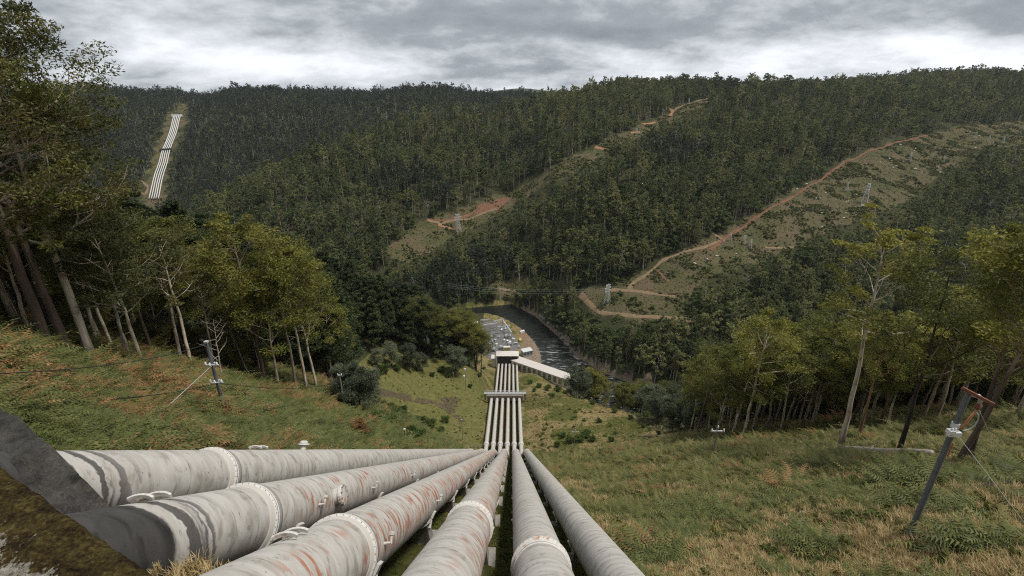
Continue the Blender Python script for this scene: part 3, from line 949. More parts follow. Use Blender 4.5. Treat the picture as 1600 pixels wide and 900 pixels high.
def pipe_mesh(name, P, rad_of, m, n=56):
    T, R, U = pipe_axes(P)
    L = np.concatenate([[0], np.cumsum(np.linalg.norm(np.diff(P, axis=0), axis=1))])
    th = np.linspace(-math.pi, math.pi, n + 1)
    V, UV = [], []
    for k in range(len(P)):
        r = rad_of(L[k])
        V.append(P[k] + r * (np.sin(th)[:, None] * R[k] + np.cos(th)[:, None] * U[k]))
        UV.append(np.stack([th, np.full(n + 1, L[k] + 0.0)], 1))
    V = np.concatenate(V); UV = np.concatenate(UV)
    i, j = np.meshgrid(np.arange(n), np.arange(len(P) - 1))
    b = (j * (n + 1) + i).ravel()
    Q = np.stack([b, b + 1, b + n + 2, b + n + 1], 1)
    me = mesh_np(name, V, Q, [m], smooth=True, uv=UV)
    return me, L


def at_len(P, L, s):
    k = int(np.clip(np.searchsorted(L, s) - 1, 0, len(P) - 2))
    f = (s - L[k]) / (L[k + 1] - L[k])
    p = P[k] + (P[k + 1] - P[k]) * f
    t = (P[k + 1] - P[k]) / (L[k + 1] - L[k])
    r = np.array([1.0, 0, 0]) - t * t[0]
    r /= np.linalg.norm(r)
    return p, t, r, np.cross(r, t)


def img_len(P, L, px, py, near=None):
    """length along the pipe whose axis shows nearest to an image point"""
    x, y, f = project(P[:, 0], P[:, 1], P[:, 2])
    s = np.linspace(0, min(L[-1], 130), 1200)
    X = np.interp(s, L, x); Y = np.interp(s, L, y)
    return float(s[np.argmin(np.hypot(X - px, Y - py))])


RING_AT = [(318, 735), (372, 812), (520, 868), (736, 826), (842, 893), None]


def ring_part(P, L, s0, prof, m, name, parent, n=56):
    """a body of revolution about the pipe axis: prof = (radius, distance along)"""
    p, t, r, u = at_len(P, L, s0)
    V = []
    for R_, d in prof:
        th = np.linspace(0, 2 * math.pi, n, endpoint=False)
        V.append(p + t * d + R_ * (np.sin(th)[:, None] * r + np.cos(th)[:, None] * u))
    V = np.concatenate(V)
    i, j = np.meshgrid(np.arange(n), np.arange(len(prof) - 1))
    b = (j * n + i).ravel(); b2 = (j * n + (i + 1) % n).ravel()
    Q = np.stack([b, b2, b2 + n, b + n], 1)
    return link(name, mesh_np(name, V, Q, [m], smooth=False), parent)


def bolts(P, L, s0, R_, n, m, parent, size=0.05, length=0.16):
    p, t, r, u = at_len(P, L, s0)
    mb = MB()
    for k in range(n):
        a = 2 * math.pi * (k + 0.5) / n
        c = p + R_ * (math.sin(a) * r + math.cos(a) * u)
        mb.tube([c - t * length / 2, c + t * length / 2], size, 6)
    return tag(mb.build('flange_bolts', m, parent), kind='stuff')


def frame_mat(t, r, u):
    return Matrix((r, t, u)).transposed()       # local x = right, y = along, z = up


def lug_pair(P, L, s, ang, parent):
    """two curved white lifting brackets side by side on the pipe"""
    p, t, r, u = at_len(P, L, s)
    nrm = math.sin(ang) * r + math.cos(ang) * u
    side = np.cross(nrm, t)
    for d in (-0.28, 0.28):
        mb = MB()
        path = []
        for k in range(7):
            a = -0.9 + 1.8 * k / 6
            path.append(p + t * (d + 0.05 * math.cos(a)) + nrm * (0.96 + 0.17 * math.cos(a)) + side * 0.27 * math.sin(a) / math.sin(0.9))
        for a_, b_ in zip(path[:-1], path[1:]):
            a_, b_ = Vector(a_), Vector(b_)
            R = (b_ - a_).to_track_quat('Z', 'X').to_matrix()
            mb.bar(a_, b_, 0.05, 0.10)
        o = mb.build('lifting_lug', M['steel_white'], parent)
    mb = MB()
    mb.tube([p + t * -0.34 + nrm * 1.07, p + t * 0.34 + nrm * 1.07], 0.035, 8)
    mb.build('lug_pin', M['bolt'], parent)


def manhole(P, L, s, ang, parent):
    p, t, r, u = at_len(P, L, s)
    nrm = math.sin(ang) * r + math.cos(ang) * u
    side = np.cross(nrm, t)
    R = Matrix((side, t, nrm)).transposed()
    mb = MB()
    mb.lathe([(0.34, 0.80), (0.30, 1.16), (0.30, 1.22)], p, 20, R)
    o = mb.build('manhole_neck', M['steel_white'], parent, True)
    mb = MB()
    mb.lathe([(0.40, 1.18), (0.40, 1.235)], p, 20, R)
    mb.lathe([(0.40, 1.245), (0.38, 1.30), (0.10, 1.32)], p, 20, R)
    mb.build('manhole_cover', M['steel_rust'], parent)
    mb = MB()
    for k in range(10):
        a = 2 * math.pi * k / 10
        q = p + nrm * 1.24 + side * 0.35 * math.cos(a) + t * 0.35 * math.sin(a)
        mb.tube([q - nrm * 0.03, q + nrm * 0.12], 0.03, 5)
    mb.build('cover_bolts', M['bolt'], parent)['kind'] = 'stuff'


def vent_stub(P, L, s, parent):
    p, t, r, u = at_len(P, L, s)
    R = Matrix((r, t, u)).transposed()
    mb = MB()
    mb.lathe([(0.16, 0.9), (0.14, 1.22)], p, 12, R)
    mb.build('vent_neck', M['steel_white'], parent, True)
    mb = MB()
    mb.lathe([(0.30, 1.225), (0.30, 1.31)], p, 14, R)
    mb.build('vent_flange', M['steel_white'], parent)
    mb = MB()
    mb.lathe([(0.21, 1.32), (0.21, 1.40), (0.12, 1.45)], p, 12, R)
    mb.build('vent_cap', M['steel_white'], parent)


PIPES = []
STATE = ['dark streaks at its upper end', 'a tarred upper end and rust smears', 'long red rust scrapes',
         'a rusty collar ring and rusty side', 'a rusty collar low in the view', 'black scuff bands part-way down']
for i in range(6):
    P = pipe_path(i)
    t = thing('penstock_pipe', f'{ORD[i]} of the big pipes, with {STATE[i]}', 'pipe', tuple(P[0]))
    off = np.array(t.location)
    P_l = P
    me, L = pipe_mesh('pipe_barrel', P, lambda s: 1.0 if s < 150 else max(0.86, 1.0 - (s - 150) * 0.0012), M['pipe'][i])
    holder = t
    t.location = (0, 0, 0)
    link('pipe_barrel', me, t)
    PIPES.append((t, P, L))
    ring_part(P, L, 0.01, [(0.999, 0.02), (0.01, 0.0)], M['dark_open'], 'end_cap', t, 40)
    if RING_AT[i]:
        s0 = img_len(P, L, *RING_AT[i])
        rm = M['steel_rust'] if i >= 3 else M['steel_white']
        sl = ring_part(P, L, s0, [(1.0, -0.34), (1.03, -0.33), (1.03, -0.10), (1.045, -0.09), (1.045, 0.40), (1.0, 0.42)], M['pipe'][4] if i < 3 else rm, 'expansion_sleeve', t)
        fl = ring_part(P, L, s0, [(1.02, -0.09), (1.10, -0.08), (1.10, -0.012), (1.06, -0.012), (1.06, 0.025), (1.10, 0.025), (1.10, 0.085), (1.02, 0.095)], rm, 'flange_ring', t)
        bolts(P, L, s0 + 0.01, 1.08, 36, M['bolt'], fl, 0.013, 0.21)
        if i >= 3:
            ring_part(P, L, s0 - 0.66, [(1.0, -0.06), (1.03, -0.05), (1.03, 0.03), (1.0, 0.04)], M['steel_rust'], 'weld_band', t)
    # collars where the next section starts, below the crest
    for s_px in (697,):
        s_c = float(np.interp(171.5, P[:, 1], L))
        ring_part(P, L, s_c, [(0.98, -0.8), (1.22, -0.75), (1.22, -0.35), (1.05, -0.3), (1.05, 0.3), (1.2, 0.35), (1.2, 0.7), (0.95, 0.75)], M['steel_white'], 'joint_collar', t, 24)
    s_c = float(np.interp(104.6, P[:, 1], L))
    ring_part(P, L, s_c, [(1.0, -0.25), (1.07, -0.22), (1.07, 0.22), (1.0, 0.25)], M['steel_white'], 'joint_collar', t, 40)

t, P, L = PIPES[0]
lug_pair(P, L, img_len(P, L, 395, 728), 0.0, t)
vent_stub(P, L, img_len(P, L, 467, 722), t)
t, P, L = PIPES[1]
lug_pair(P, L, img_len(P, L, 205, 868) + 0.2, -0.05, t)
manhole(P, L, img_len(P, L, 480, 776), 1.35, t)
t, P, L = PIPES[2]
lug_pair(P, L, img_len(P, L, 430, 905), -0.1, t)

# stubs for tapping points that stick up along the flanks
for i, lst in ((1, [(548, 762), (620, 745), (455, 800)]), (2, [(560, 880), (660, 800)])):
    t, P, L = PIPES[i]
    for q in lst:
        s = img_len(P, L, *q)
        p, tt, r, u = at_len(P, L, s)
        nrm = math.sin(1.45) * r + math.cos(1.45) * u
        mb = MB()
        mb.tube([p + nrm * 0.95, p + nrm * 1.2, p + nrm * 1.2 + u * 0.25], 0.05, 7)
        mb.lathe([(0.09, 0), (0.09, 0.08)], p + nrm * 1.2 + u * 0.22, 8, frame_mat(tt, r, u))
        mb.build('drain_tap', M['steel_white'], t)

# concrete pedestals under the pipes
NTH = ['first', 'second', 'third', 'fourth', 'fifth', 'sixth', 'seventh', 'eighth', 'ninth', 'tenth', 'eleventh', 'twelfth']
for i in range(1, 6):
    t, P, L = PIPES[i]
    s, k = (7.0, 14.3, 12.5, 12.0, 9.0, 9.0)[i], 0
    while s < 118 and k < 12:
        p, tt, r, u = at_len(P, L, s)
        if p[1] > 4:
            gz = min(h1(p[0] - 0.9, p[1]), h1(p[0] + 0.9, p[1]), h1(p[0], p[1] - 0.8)) - 0.3
            ped = thing('pipe_pedestal', f'{NTH[k]} concrete support from the camera under the {ORD[i]} white pipe', 'pipe support', (p[0], p[1], gz), 0, 'supports under the six pipes')
            hz = p[2] - gz
            mb = MB()
            mb.box((0, -0.15, 0.30), (2.2, 1.5, 0.75))
            mb.box((0, -0.15, (hz - 1.05 - 0.6) / 2 + 0.65), (1.55, 0.7, max(0.2, hz - 1.05 - 0.55)), taper=0.86)
            mb.build('pier', M['concrete'], ped)
            mb = MB()
            F = frame_mat(tt, r, u)
            c0 = Vector(p) - Vector((p[0], p[1], gz))
            for a in np.linspace(-1.15, 1.15, 9):
                q = c0 + Vector(u) * (-1.06 * math.cos(a)) + Vector(r) * (1.06 * math.sin(a))
                nn = (Vector(u) * (-math.cos(a)) + Vector(r) * math.sin(a))
                R = Matrix((nn.cross(Vector(tt)), Vector(tt), nn)).transposed()
                mb.box(q, (0.34, 0.42, 0.10), R)
            mb.build('saddle', M['steel_white'], ped)
            for sx in (-0.62, 0.62):
                mb = MB()
                mb.box((sx, -0.15, hz - 0.72), (0.20, 0.34, 0.75))
                mb.box((sx, -0.15, hz - 1.10), (0.36, 0.5, 0.09))
                mb.build('saddle_bracket', M['steel_white'], ped)
        s += 10.5
        k += 1

# ------------------------------------------------------------------ anchor block round the pipes at the camera's feet
def wpt(px, py, z):
    d = ray(px, py)
    return Vector(d * (z / d[2]))


blk = thing('anchor_block', 'dark sooty concrete anchor block that the leftmost white pipe comes out of', 'anchor block', (-12, 9, -12))
off = Vector((12, -9, 12))
ZB = -7.05
c_, d_ = wpt(-60, 585, ZB), wpt(73, 692, ZB)
dirv = (d_ - c_).normalized()
back = Vector((dirv.y, -dirv.x, 0))
if back.y > 0:
    back = -back
R0 = d_ + dirv * 0.0
slopev = -back * 0.15
V = []
L0, L1 = c_ - dirv * 16, d_ + dirv * 0.1
def skirt(top, dz, out):
    return top + Vector((0, 0, -dz)) - back * out
mb = MB()
tL, tR = L0, L1
mR = L1 + dirv * 2.6 + Vector((0, 0, -2.3)) - back * 0.35
mR2 = mR + dirv * 3.2 + Vector((0, 0, -2.6))
front = [tL, tR, mR, mR2, mR2 + Vector((0, 0, -7)), tL + Vector((0, 0, -14))]
back_ = [p + back * 4.5 for p in front]
n = len(front)
mb.add(front + back_, [list(range(n)), list(range(n, 2 * n))[::-1]] + [[(k + 1) % n, k, n + k, n + (k + 1) % n] for k in range(n)])
me = mb.mesh('block_body', M['concrete_dark'])
import bmesh
bm = bmesh.new(); bm.from_mesh(me)
bmesh.ops.subdivide_edges(bm, edges=bm.edges[:], cuts=26, use_grid_fill=True)
bmesh.ops.triangulate(bm, faces=[f for f in bm.faces if len(f.verts) > 4])
bmesh.ops.subdivide_edges(bm, edges=[e for e in bm.edges if e.calc_length() > 0.8], cuts=3)
bm.normal_update()
for v in bm.verts:
    c = v.co
    k = 0.05 * float(fbm(c.x * 1.3 + c.z, c.y * 1.3 - c.z, 6, 4)) + (-0.03 if abs((c.z * 1.1) % 1.0 - 0.5) < 0.06 else 0.0)
    v.co = c + v.normal * k
bm.to_mesh(me); bm.free()
o = link('block_body', me, blk, (12, -9, 12))

ZP = -1.95
a_, b_ = wpt(-160, 615, ZP), wpt(243, 900, ZP)
dirp = (b_ - a_).normalized()
bk = Vector((dirp.y, -dirp.x, 0))
if bk.y > 0:
    bk = -bk
par = thing('parapet', 'mossy brown concrete parapet crusted with pale lichen in the near corner', 'parapet', (-1.5, 0.5, -4))
NU, NV = 300, 110
Vp, Ed = [], []
p0 = a_ - dirp * 3.0
p1 = b_ + dirp * 2.2
Lp = (p1 - p0).length
for j in range(NV):
    for k in range(NU):
        w = 2.2 * j / (NV - 1)
        q = p0 + dirp * (Lp * k / (NU - 1)) + bk * w
        bump = 0.010 * fbm(q.x * 13, q.y * 13, 3, 4)
        q = q + Vector((0, 0, float(bump) - 0.10 * w - 0.02 * (j == 0)))
        if j == 0:
            q = q - bk * (0.005 * float(fbm(k * 0.3, 2.0, 4, 3)))
        Vp.append(tuple(q)); Ed.append(min(1.0, w / 0.42))
base = len(Vp)
for k in range(NU):
    q = Vector(Vp[k]); Vp.append(tuple(q + Vector((0, 0, -1.2)) - bk * -0.05)); Ed.append(0)
for k in range(NU):
    q = Vector(Vp[(NV - 1) * NU + k]); Vp.append(tuple(q + Vector((0, 0, -1.2)))); Ed.append(1)
i, j = np.meshgrid(np.arange(NU - 1), np.arange(NV - 1))
b = (j * NU + i).ravel()
Q = np.stack([b + NU, b + NU + 1, b + 1, b], 1)
kk = np.arange(NU - 1)
Q2 = np.stack([kk, kk + 1, base + kk + 1, base + kk], 1)
Q3 = np.stack([(NV - 1) * NU + kk + 1, (NV - 1) * NU + kk, base + NU + kk, base + NU + kk + 1], 1)
link('coping', mesh_np('coping', Vp, np.concatenate([Q, Q2, Q3]), [M['mossy']], smooth=True, attrs={'edge': Ed}), par, (1.5, -0.5, 4))
mb = MB()
fr = [p0 + Vector((0, 0, -1.0)), p1 + Vector((0, 0, -1.0)), p1 + Vector((0, 0, -11)), p0 + Vector((0, 0, -11))]
bkk = [q + bk * 2.1 for q in fr]
mb.add(fr + bkk, [[0, 1, 2, 3], [7, 6, 5, 4], [1, 0, 4, 5], [2, 1, 5, 6], [3, 2, 6, 7], [0, 3, 7, 4]])
mb.build('parapet_wall', M['concrete_dark'], par, loc=(1.5, -0.5, 4))

# ------------------------------------------------------------------ lower anchor with its walkway
lb = thing('lower_anchor', 'concrete cross wall with a railed walkway over the six pipes below the crest', 'anchor block', (-3.9, 226, -160))
mb = MB()
mb.box((0, -0.7, 3.0), (19.6, 1.6, 3.3))
mb.box((0, 1.6, 0.4), (19.2, 2.4, 6.0))
mb.build('cross_wall', M['concrete_block'], lb)
mb = MB()
mb.box((0, 1.1, 4.72), (23.5, 1.8, 0.22))
mb.build('walkway_deck', M['galv'], lb)
for y in (0.3, 1.9):
    for z in (5.3, 5.85):
        mb = MB(); mb.bar((-11.7, y, z), (11.7, y, z), 0.10)
        mb.build('handrail', M['galv_pale'], lb)
for k in range(13):
    for y in (0.3, 1.9):
        mb = MB(); mb.bar((-11.7 + 23.4 * k / 12, y, 4.8), (-11.7 + 23.4 * k / 12, y, 5.9), 0.10)
        mb.build('rail_post', M['galv_pale'], lb)
for sx in (-1, 1):
    mb = MB()
    mb.box((sx * 11.2, 1.1, 2.6), (0.9, 1.4, 3.9))
    mb.build('end_pier', M['concrete'], lb)
for k in range(6):
    mb = MB()
    X = P_END[k] + 3.9
    mb.lathe([(1.0, -0.9), (1.22, -0.85), (1.22, -0.1), (1.0, 0.0)], (X, 0.9, 1.2), 18, Matrix.Rotation(rad(-90 - 14), 3, 'X'))
    mb.build('pipe_sleeve', M['concrete_block'], lb)
# ------------------------------------------------------------------ power station at the foot of the pipes
def roof_pt(px, py, z):
    d = ray(px, py)
    k = z / d[2]
    return Vector((d[0] * k, d[1] * k, z))


ZR = -209.0
pa, pb = roof_pt(797, 555, ZR), roof_pt(893, 588, ZR)
hall = thing('power_station', 'long cream machine hall with a pale sheet roof beside the river', 'power station', (pa.x, pa.y, -219.6))
ax = (pb - pa); ax.z = 0
LEN = ax.length
ax.normalize()
ang = math.atan2(ax.y, ax.x)
hall.rotation_euler = (0, 0, ang)
WID = 8.6
def hall_part(name, mbx, m):
    return mbx.build(name, m, hall)
EH = 9.3
mb = MB()
mb.box((LEN / 2, 0, EH / 2), (LEN, WID, EH))
mb.add([(0, -WID / 2, EH), (0, WID / 2, EH), (0, 0, EH + 1.5), (LEN, -WID / 2, EH), (LEN, WID / 2, EH), (LEN, 0, EH + 1.5)], [(0, 2, 1), (3, 4, 5)])
hall_part('wall', mb, M['wall_cream'])
for s in (-1, 1):
    mb = MB()
    y0, y1 = s * (WID / 2 + 0.5), 0
    z0, z1 = EH - 0.12, EH + 1.62
    vs = [(-0.5, y0, z0), (LEN + 0.5, y0, z0), (LEN + 0.5, y1, z1), (-0.5, y1, z1)]
    vs += [(x, y, z + 0.16) for x, y, z in vs]
    mb.add(vs, [(3, 2, 1, 0), (4, 5, 6, 7), (0, 1, 5, 4), (1, 2, 6, 5), (2, 3, 7, 6), (3, 0, 4, 7)])
    rf = hall_part('roof', mb, M['roof_white'])
    for k in range(26):
        x = (k + 0.5) * LEN / 26
        mr = MB()
        mr.bar((x, y0, z0 + 0.19), (x, 0, z1 + 0.19), 0.12)
        mr.build('roof_rib', M['roof_white'], rf)
for k in range(12):
    for s in (-1, 1):
        mb = MB()
        x = 3 + (LEN - 6) * k / 11
        mb.box((x, s * (WID / 2 + 0.02), 5.4), (2.6, 0.16, 5.2))
        w = hall_part('window', mb, M['glass'])
        mf = MB()
        for q in (-1.3, -0.43, 0.43, 1.3):
            mf.box((x + q, s * (WID / 2 + 0.12), 5.4), (0.14, 0.12, 5.3))
        for q in (-2.6, 0, 2.6):
            mf.box((x, s * (WID / 2 + 0.13), 5.4 + q), (2.7, 0.10, 0.14))
        mf.build('window_frame', M['wall_cream'], w)
for k in range(4):
    mb = MB()
    mb.box((LEN + 0.03, -WID / 2 + 1.7 + k * 2.35, 5.2), (0.16, 1.3, 6.6))
    w = hall_part('window', mb, M['glass'])
for k in range(5):
    mb = MB()
    mb.box((LEN + 0.18, -WID / 2 + 0.45 + k * 2.4, EH / 2), (0.36, 0.6, EH))
    hall_part('pilaster', mb, M['wall_cream'])

vh = thing('valve_house', 'low building with a broad pale roof and dark front where the six pipes end', 'valve house', (-3.9, 357.5, -218.5))
mb = MB()
mb.box((-9.2, 2.5, 6.0), (1.0, 7.5, 12.4)); mb.box((9.2, 2.5, 6.0), (1.0, 7.5, 12.4)); mb.box((0, 5.7, 6.0), (17.4, 1.0, 12.4))
mb.build('wall', M['wall_cream'], vh)
mb = MB()
mb.box((0, -1.0, 6.0), (17.38, 0.3, 11.5))
mb.build('dark_front', M['dark_open'], vh)
mb = MB()
mb.box((0, -1.05, 12.02), (19.0, 0.5, 0.4))
mb.build('lintel', M['wall_cream'], vh)
mb = MB()
mb.add([(-9.6, -1.4, 12.3), (9.6, -1.4, 12.3), (9.6, 7.0, 12.3), (-9.6, 7.0, 12.3), (-2.6, 3.4, 14.6), (2.6, 3.4, 14.6)],
       [(0, 1, 5, 4), (1, 2, 5), (2, 3, 4, 5), (3, 0, 4), (3, 2, 1, 0)])
mb.build('roof', M['roof_white'], vh)
mb = MB(); mb.box((-11.6, 3.5, 4.4), (4.0, 6, 8.6)); mb.build('side_annexe', M['wall_cream'], vh)
mb = MB(); mb.box((-11.6, 3.5, 8.85), (4.6, 6.6, 0.3)); mb.build('annexe_roof', M['roof_white'], vh)
for k in range(6):
    X = P_END[k] + 3.9
    mb = MB()
    mb.tube([(X, -4.5, 4.9), (X, -0.9, 3.9)], 0.95, 20)
    mb.build('pipe_inlet', M['pipe'][5], vh)

# ------------------------------------------------------------------ switchyard
def gz(px, py):
    q = hit(px, py)
    return q


def gantry(name, pxa, pxb, hgt, label, m):
    a, b = hit(*pxa), hit(*pxb)
    a, b = Vector(a), Vector(b)
    a.z = b.z = min(a.z, b.z) - 0.05
    L = (b - a).length
    t = thing(name, label, 'gantry', tuple(a), math.atan2(b.y - a.y, b.x - a.x), 'steel gantries in the switchyard')
    for x in (0, L):
        mb = MB()
        for sx, sy in ((-.35, -.35), (.35, -.35), (.35, .35), (-.35, .35)):
            mb.bar((x + sx, sy, 0), (x + sx * .5, sy * .5, hgt), 0.26)
        for k in range(5):
            z0, z1 = hgt * k / 5, hgt * (k + 1) / 5
            mb.bar((x - .33, -.33, z0), (x + .33, -.33, z1), 0.16); mb.bar((x - .33, .33, z1), (x + .33, .33, z0), 0.16)
        mb.build('gantry_leg', m, t)
    mb = MB()
    for sy in (-.3, .3):
        for dz in (0, -.8):
            mb.bar((-0.5, sy, hgt + dz), (L + 0.5, sy, hgt + dz), 0.24)
    nb = max(4, int(L / 1.5))
    for k in range(nb):
        mb.bar((L * k / nb, -.3, hgt - .8), (L * (k + 1) / nb, -.3, hgt), 0.15); mb.bar((L * k / nb, .3, hgt), (L * (k + 1) / nb, .3, hgt - .8), 0.15)
    mb.build('gantry_beam', m, t)
    for k in range(6):
        x = L * (k + 0.5) / 6
        mb = MB()
        mb.lathe([(0.12, hgt - 2.2), (0.22, hgt - 2.0), (0.12, hgt - 1.8), (0.22, hgt - 1.6), (0.12, hgt - 1.4), (0.2, hgt - 1.2), (0.1, hgt - 0.85)], (x, 0, 0), 7)
        mb.build('insulator', M['porcelain'], t)
    return t


GN_ = [((751, 513), (764, 512), 9, 'back'), ((757, 520), (776, 518), 9, 'second'), ((760, 530), (770, 545), 8, 'long side'), ((772, 514), (786, 511), 9, 'far right'),
       ((778, 522), (796, 520), 8, 'middle'), ((786, 512), (799, 530), 8, 'river side'), ((752, 522), (762, 540), 8, 'road side')]
for a_, b_, hh, w in GN_:
    gantry('gantry', a_, b_, hh, f'{w} lattice steel gantry in the switchyard below the pipes', M['galv_pale'])
for k, (px, py, lab) in enumerate([(771, 549, 'nearest to the valve house'), (783, 546, 'beside the yellow crate'), (796, 541, 'nearest the river'), (791, 528, 'in the middle row')]):
    q = hit(px, py)
    t = thing('transformer', f'grey finned transformer {lab} in the switchyard', 'transformer', q, 0.3 * k, 'transformers in the switchyard')
    mb = MB(); mb.box((0, 0, 1.3), (3.2, 2.0, 2.4)); mb.build('tank', M['blue_grey'], t)
    mb = MB()
    for s in range(8):
        mb.box((-1.4 + 0.4 * s, -1.3, 1.3), (0.12, 0.6, 1.8)); mb.box((-1.4 + 0.4 * s, 1.3, 1.3), (0.12, 0.6, 1.8))
    mb.build('cooling_fins', M['blue_grey'], t)
    mb = MB(); mb.tube([(-1.5, 0.5, 3.3), (1.5, 0.5, 3.3)], 0.35, 10); mb.build('conservator', M['galv_pale'], t)
    for s in (-0.9, 0, 0.9):
        mb = MB(); mb.lathe([(0.2, 2.5), (0.25, 2.7), (0.14, 2.9), (0.22, 3.1), (0.12, 3.3), (0.18, 3.5), (0.06, 3.9)], (s, -0.4, 0), 8); mb.build('bushing', M['porcelain'], t)
CAB = [(763, 536, 'pale'), (766, 541, 'pale'), (758, 530, 'pale'), (788, 534, 'white'), (793, 535, 'white'), (797, 537, 'white'), (798, 527, 'white'), (802, 532, 'white'), (806, 539, 'grey'), (811, 545, 'grey'), (776, 540, 'pale'),
       (784, 517, 'white'), (790, 516, 'white'), (768, 528, 'grey'), (773, 533, 'grey'), (780, 529, 'grey')]
for k, (px, py, c) in enumerate(CAB):
    q = hit(px, py)
    t = thing('switch_cabinet', f'small {c} switchgear cabinet standing in the switchyard', 'cabinet', q, 0.4 * k, f'{c} switchgear cabinets')
    mm = {'pale': M['wall_cream'], 'white': M['porcelain'], 'grey': M['galv']}[c]
    w = 1.6 + 0.7 * (k % 3)
    mb = MB(); mb.box((0, 0, 0.95), (w, 1.3, 1.9)); mb.build('housing', mm, t)
    mb = MB(); mb.box((0, 0, 1.98), (w + .3, 1.6, 0.15)); mb.build('lid', mm, t)
q = hit(742, 512)
t = thing('white_shed', 'small white gabled shed at the back edge of the switchyard by the dark trees', 'shed', q, 0.4)
mb = MB(); mb.box((0, 0, 2.1), (6, 5, 4.2)); mb.build('wall', M['porcelain'], t)
mb = MB(); mb.add([(-3.4, -2.9, 4.2), (3.4, -2.9, 4.2), (3.4, 2.9, 4.2), (-3.4, 2.9, 4.2), (-3.4, 0, 6.0), (3.4, 0, 6.0)], [(0, 1, 5, 4), (2, 3, 4, 5), (0, 4, 3), (1, 2, 5), (3, 2, 1, 0)]); mb.build('roof', M['roof_white'], t)
mb = MB(); mb.box((0.8, -2.53, 1.1), (1.2, 0.1, 2.2)); mb.build('door', M['galv'], t)
for k, (px, py, lab) in enumerate([(816, 520, 'white tank on the orange river bank by the switchyard'), (813, 534, 'yellow container on the grassy river bank')]):
    q = hit(px, py)
    t = thing('container', lab, 'container', q, 0.6 + k)
    mm = M['porcelain'] if k == 0 else M['yellow']
    mb = MB(); mb.box((0, 0, 1.1), (4.6, 2.0, 2.1)); mb.build('body', mm, t)
    mb = MB(); mb.box((0, 0, 2.2), (4.8, 2.2, 0.12)); mb.build('lid', mm, t)
q = hit(792, 549)
t = thing('crate', 'yellow crate behind the valve house roof', 'crate', q, 0.1)
mb = MB(); mb.box((0, 0, 2.3), (6.0, 3.0, 4.6)); mb.build('body', M['yellow'], t)
mb = MB(); mb.box((0, 0, 4.7), (6.3, 3.3, 0.2)); mb.build('lid', M['wall_cream'], t)
q = hit(823, 556)
t = thing('intake_house', 'blue grey flat roofed block at the river end of the machine hall', 'outbuilding', q, 0.4)
mb = MB(); mb.box((0, 0, 2.6), (9, 6, 5.2)); mb.build('wall', M['blue_grey'], t)
mb = MB(); mb.box((0, 0, 5.3), (9.6, 6.6, 0.3)); mb.build('roof', M['galv_pale'], t)
for k in range(3):
    mb = MB(); mb.box((-3 + 3 * k, -3.03, 3.0), (1.6, 0.12, 1.6)); mb.build('window', M['glass'], t)

# ------------------------------------------------------------------ the five pipes on the far left hill
top = [hit(272 + 2.7 * k, 184) for k in range(5)]
bot = [hit(234 + 3.6 * k, 314) for k in range(5)]
midp = [hit(254 + 3.0 * k, 238) for k in range(5)]
mw = paint('bright_white_pipe', (0.66, 0.66, 0.65), amt=0.0, rough=0.6)
FAR_ORD = ['leftmost', 'second', 'middle', 'fourth', 'rightmost']
for k in range(5):
    t = thing('distant_pipe', f'{FAR_ORD[k]} of the five thin white pipes on the far left hillside', 'pipe', (0, 0, 0), 0, 'white pipes on the far hill')
    A_, M_, B_ = (np.array(v) for v in (top[k], midp[k], bot[k]))
    pts = []
    for s in np.linspace(0, 1, 40):
        a = A_ + (M_ - A_) * min(1, s * 2) if s < .5 else M_ + (B_ - M_) * (s * 2 - 1)
        a = a.copy(); a[0] += 7 * math.sin(min(1, s * 2) * math.pi) * (s < .5)
        a[2] = h1(a[0], a[1]) + 4.5
        pts.append(a)
    pts = np.array(pts)
    for _ in range(4):
        pts[1:-1] = pts[1:-1] * .5 + (pts[2:] + pts[:-2]) * .25
    mb = MB(); mb.tube([tuple(p) for p in pts], 0.95, 10); mb.build('pipe_barrel', mw, t, True)
def far_bar(name, label, A_, B_, w, hgt, m, lift, cap):
    a, b = Vector(A_), Vector(B_)
    t = thing(name, label, 'anchor block', tuple((a + b) / 2))
    a.z = b.z = max(a.z, b.z)
    d = (b - a).normalized()
    o = (a + b) / 2
    mb = MB(); mb.bar(a - d * 5 - o + Vector((0, 0, lift)), b + d * 5 - o + Vector((0, 0, lift)), w, hgt); mb.build('beam', m, t)
    for k in range(6):
        mb = MB()
        q = a.lerp(b, (k - 0.25) / 4.5) - o
        mb.box(q + Vector((0, 0, lift - 5)), (1.2, 3, 10)); mb.build('pier', cap, t)
far_bar('distant_header', 'pale concrete header across the top of the five far pipes', top[0], top[4], 4.5, 5.5, M['porcelain'], 5.5, M['concrete'])
far_bar('distant_anchor', 'dark cross anchor half-way down the five far pipes', midp[0], midp[4], 4.0, 5.0, M['concrete_dark'], 5.5, M['concrete_dark'])
# ------------------------------------------------------------------ poles, wires, pylons
def depth_of(q):
    return q[1] * CP - q[2] * SP


def height_to(q, py):
    """height of a vertical at ground point q whose top shows at image row py"""
    k = (py - 450) / FPX
    # v = -(y SP + z CP)/(y CP - z SP) = k
    z = -(q[1] * SP + k * q[1] * CP) / (CP - k * SP)
    return z - q[2]


def insulators(t, pts, r=0.07, h=0.22):
    for p in pts:
        mb = MB()
        mb.lathe([(r * .5, 0), (r, h * .2), (r * .55, h * .4), (r, h * .55), (r * .5, h * .75), (r * .75, h * .85), (r * .3, h)], p, 9)
        mb.build('insulator', M['porcelain'], t)


WIRES = []
def wire(name, label, a, b, r, m, sag=0.0, n=14):
    a, b = Vector(a), Vector(b)
    pts = []
    for k in range(n + 1):
        s = k / n
        p = a.lerp(b, s)
        p.z -= sag * 4 * s * (1 - s)
        pts.append(p - a)
    o = MB().tube(pts, r, 6).build(name, m, None, True, tuple(a))
    return tag(o, label, 'wire')


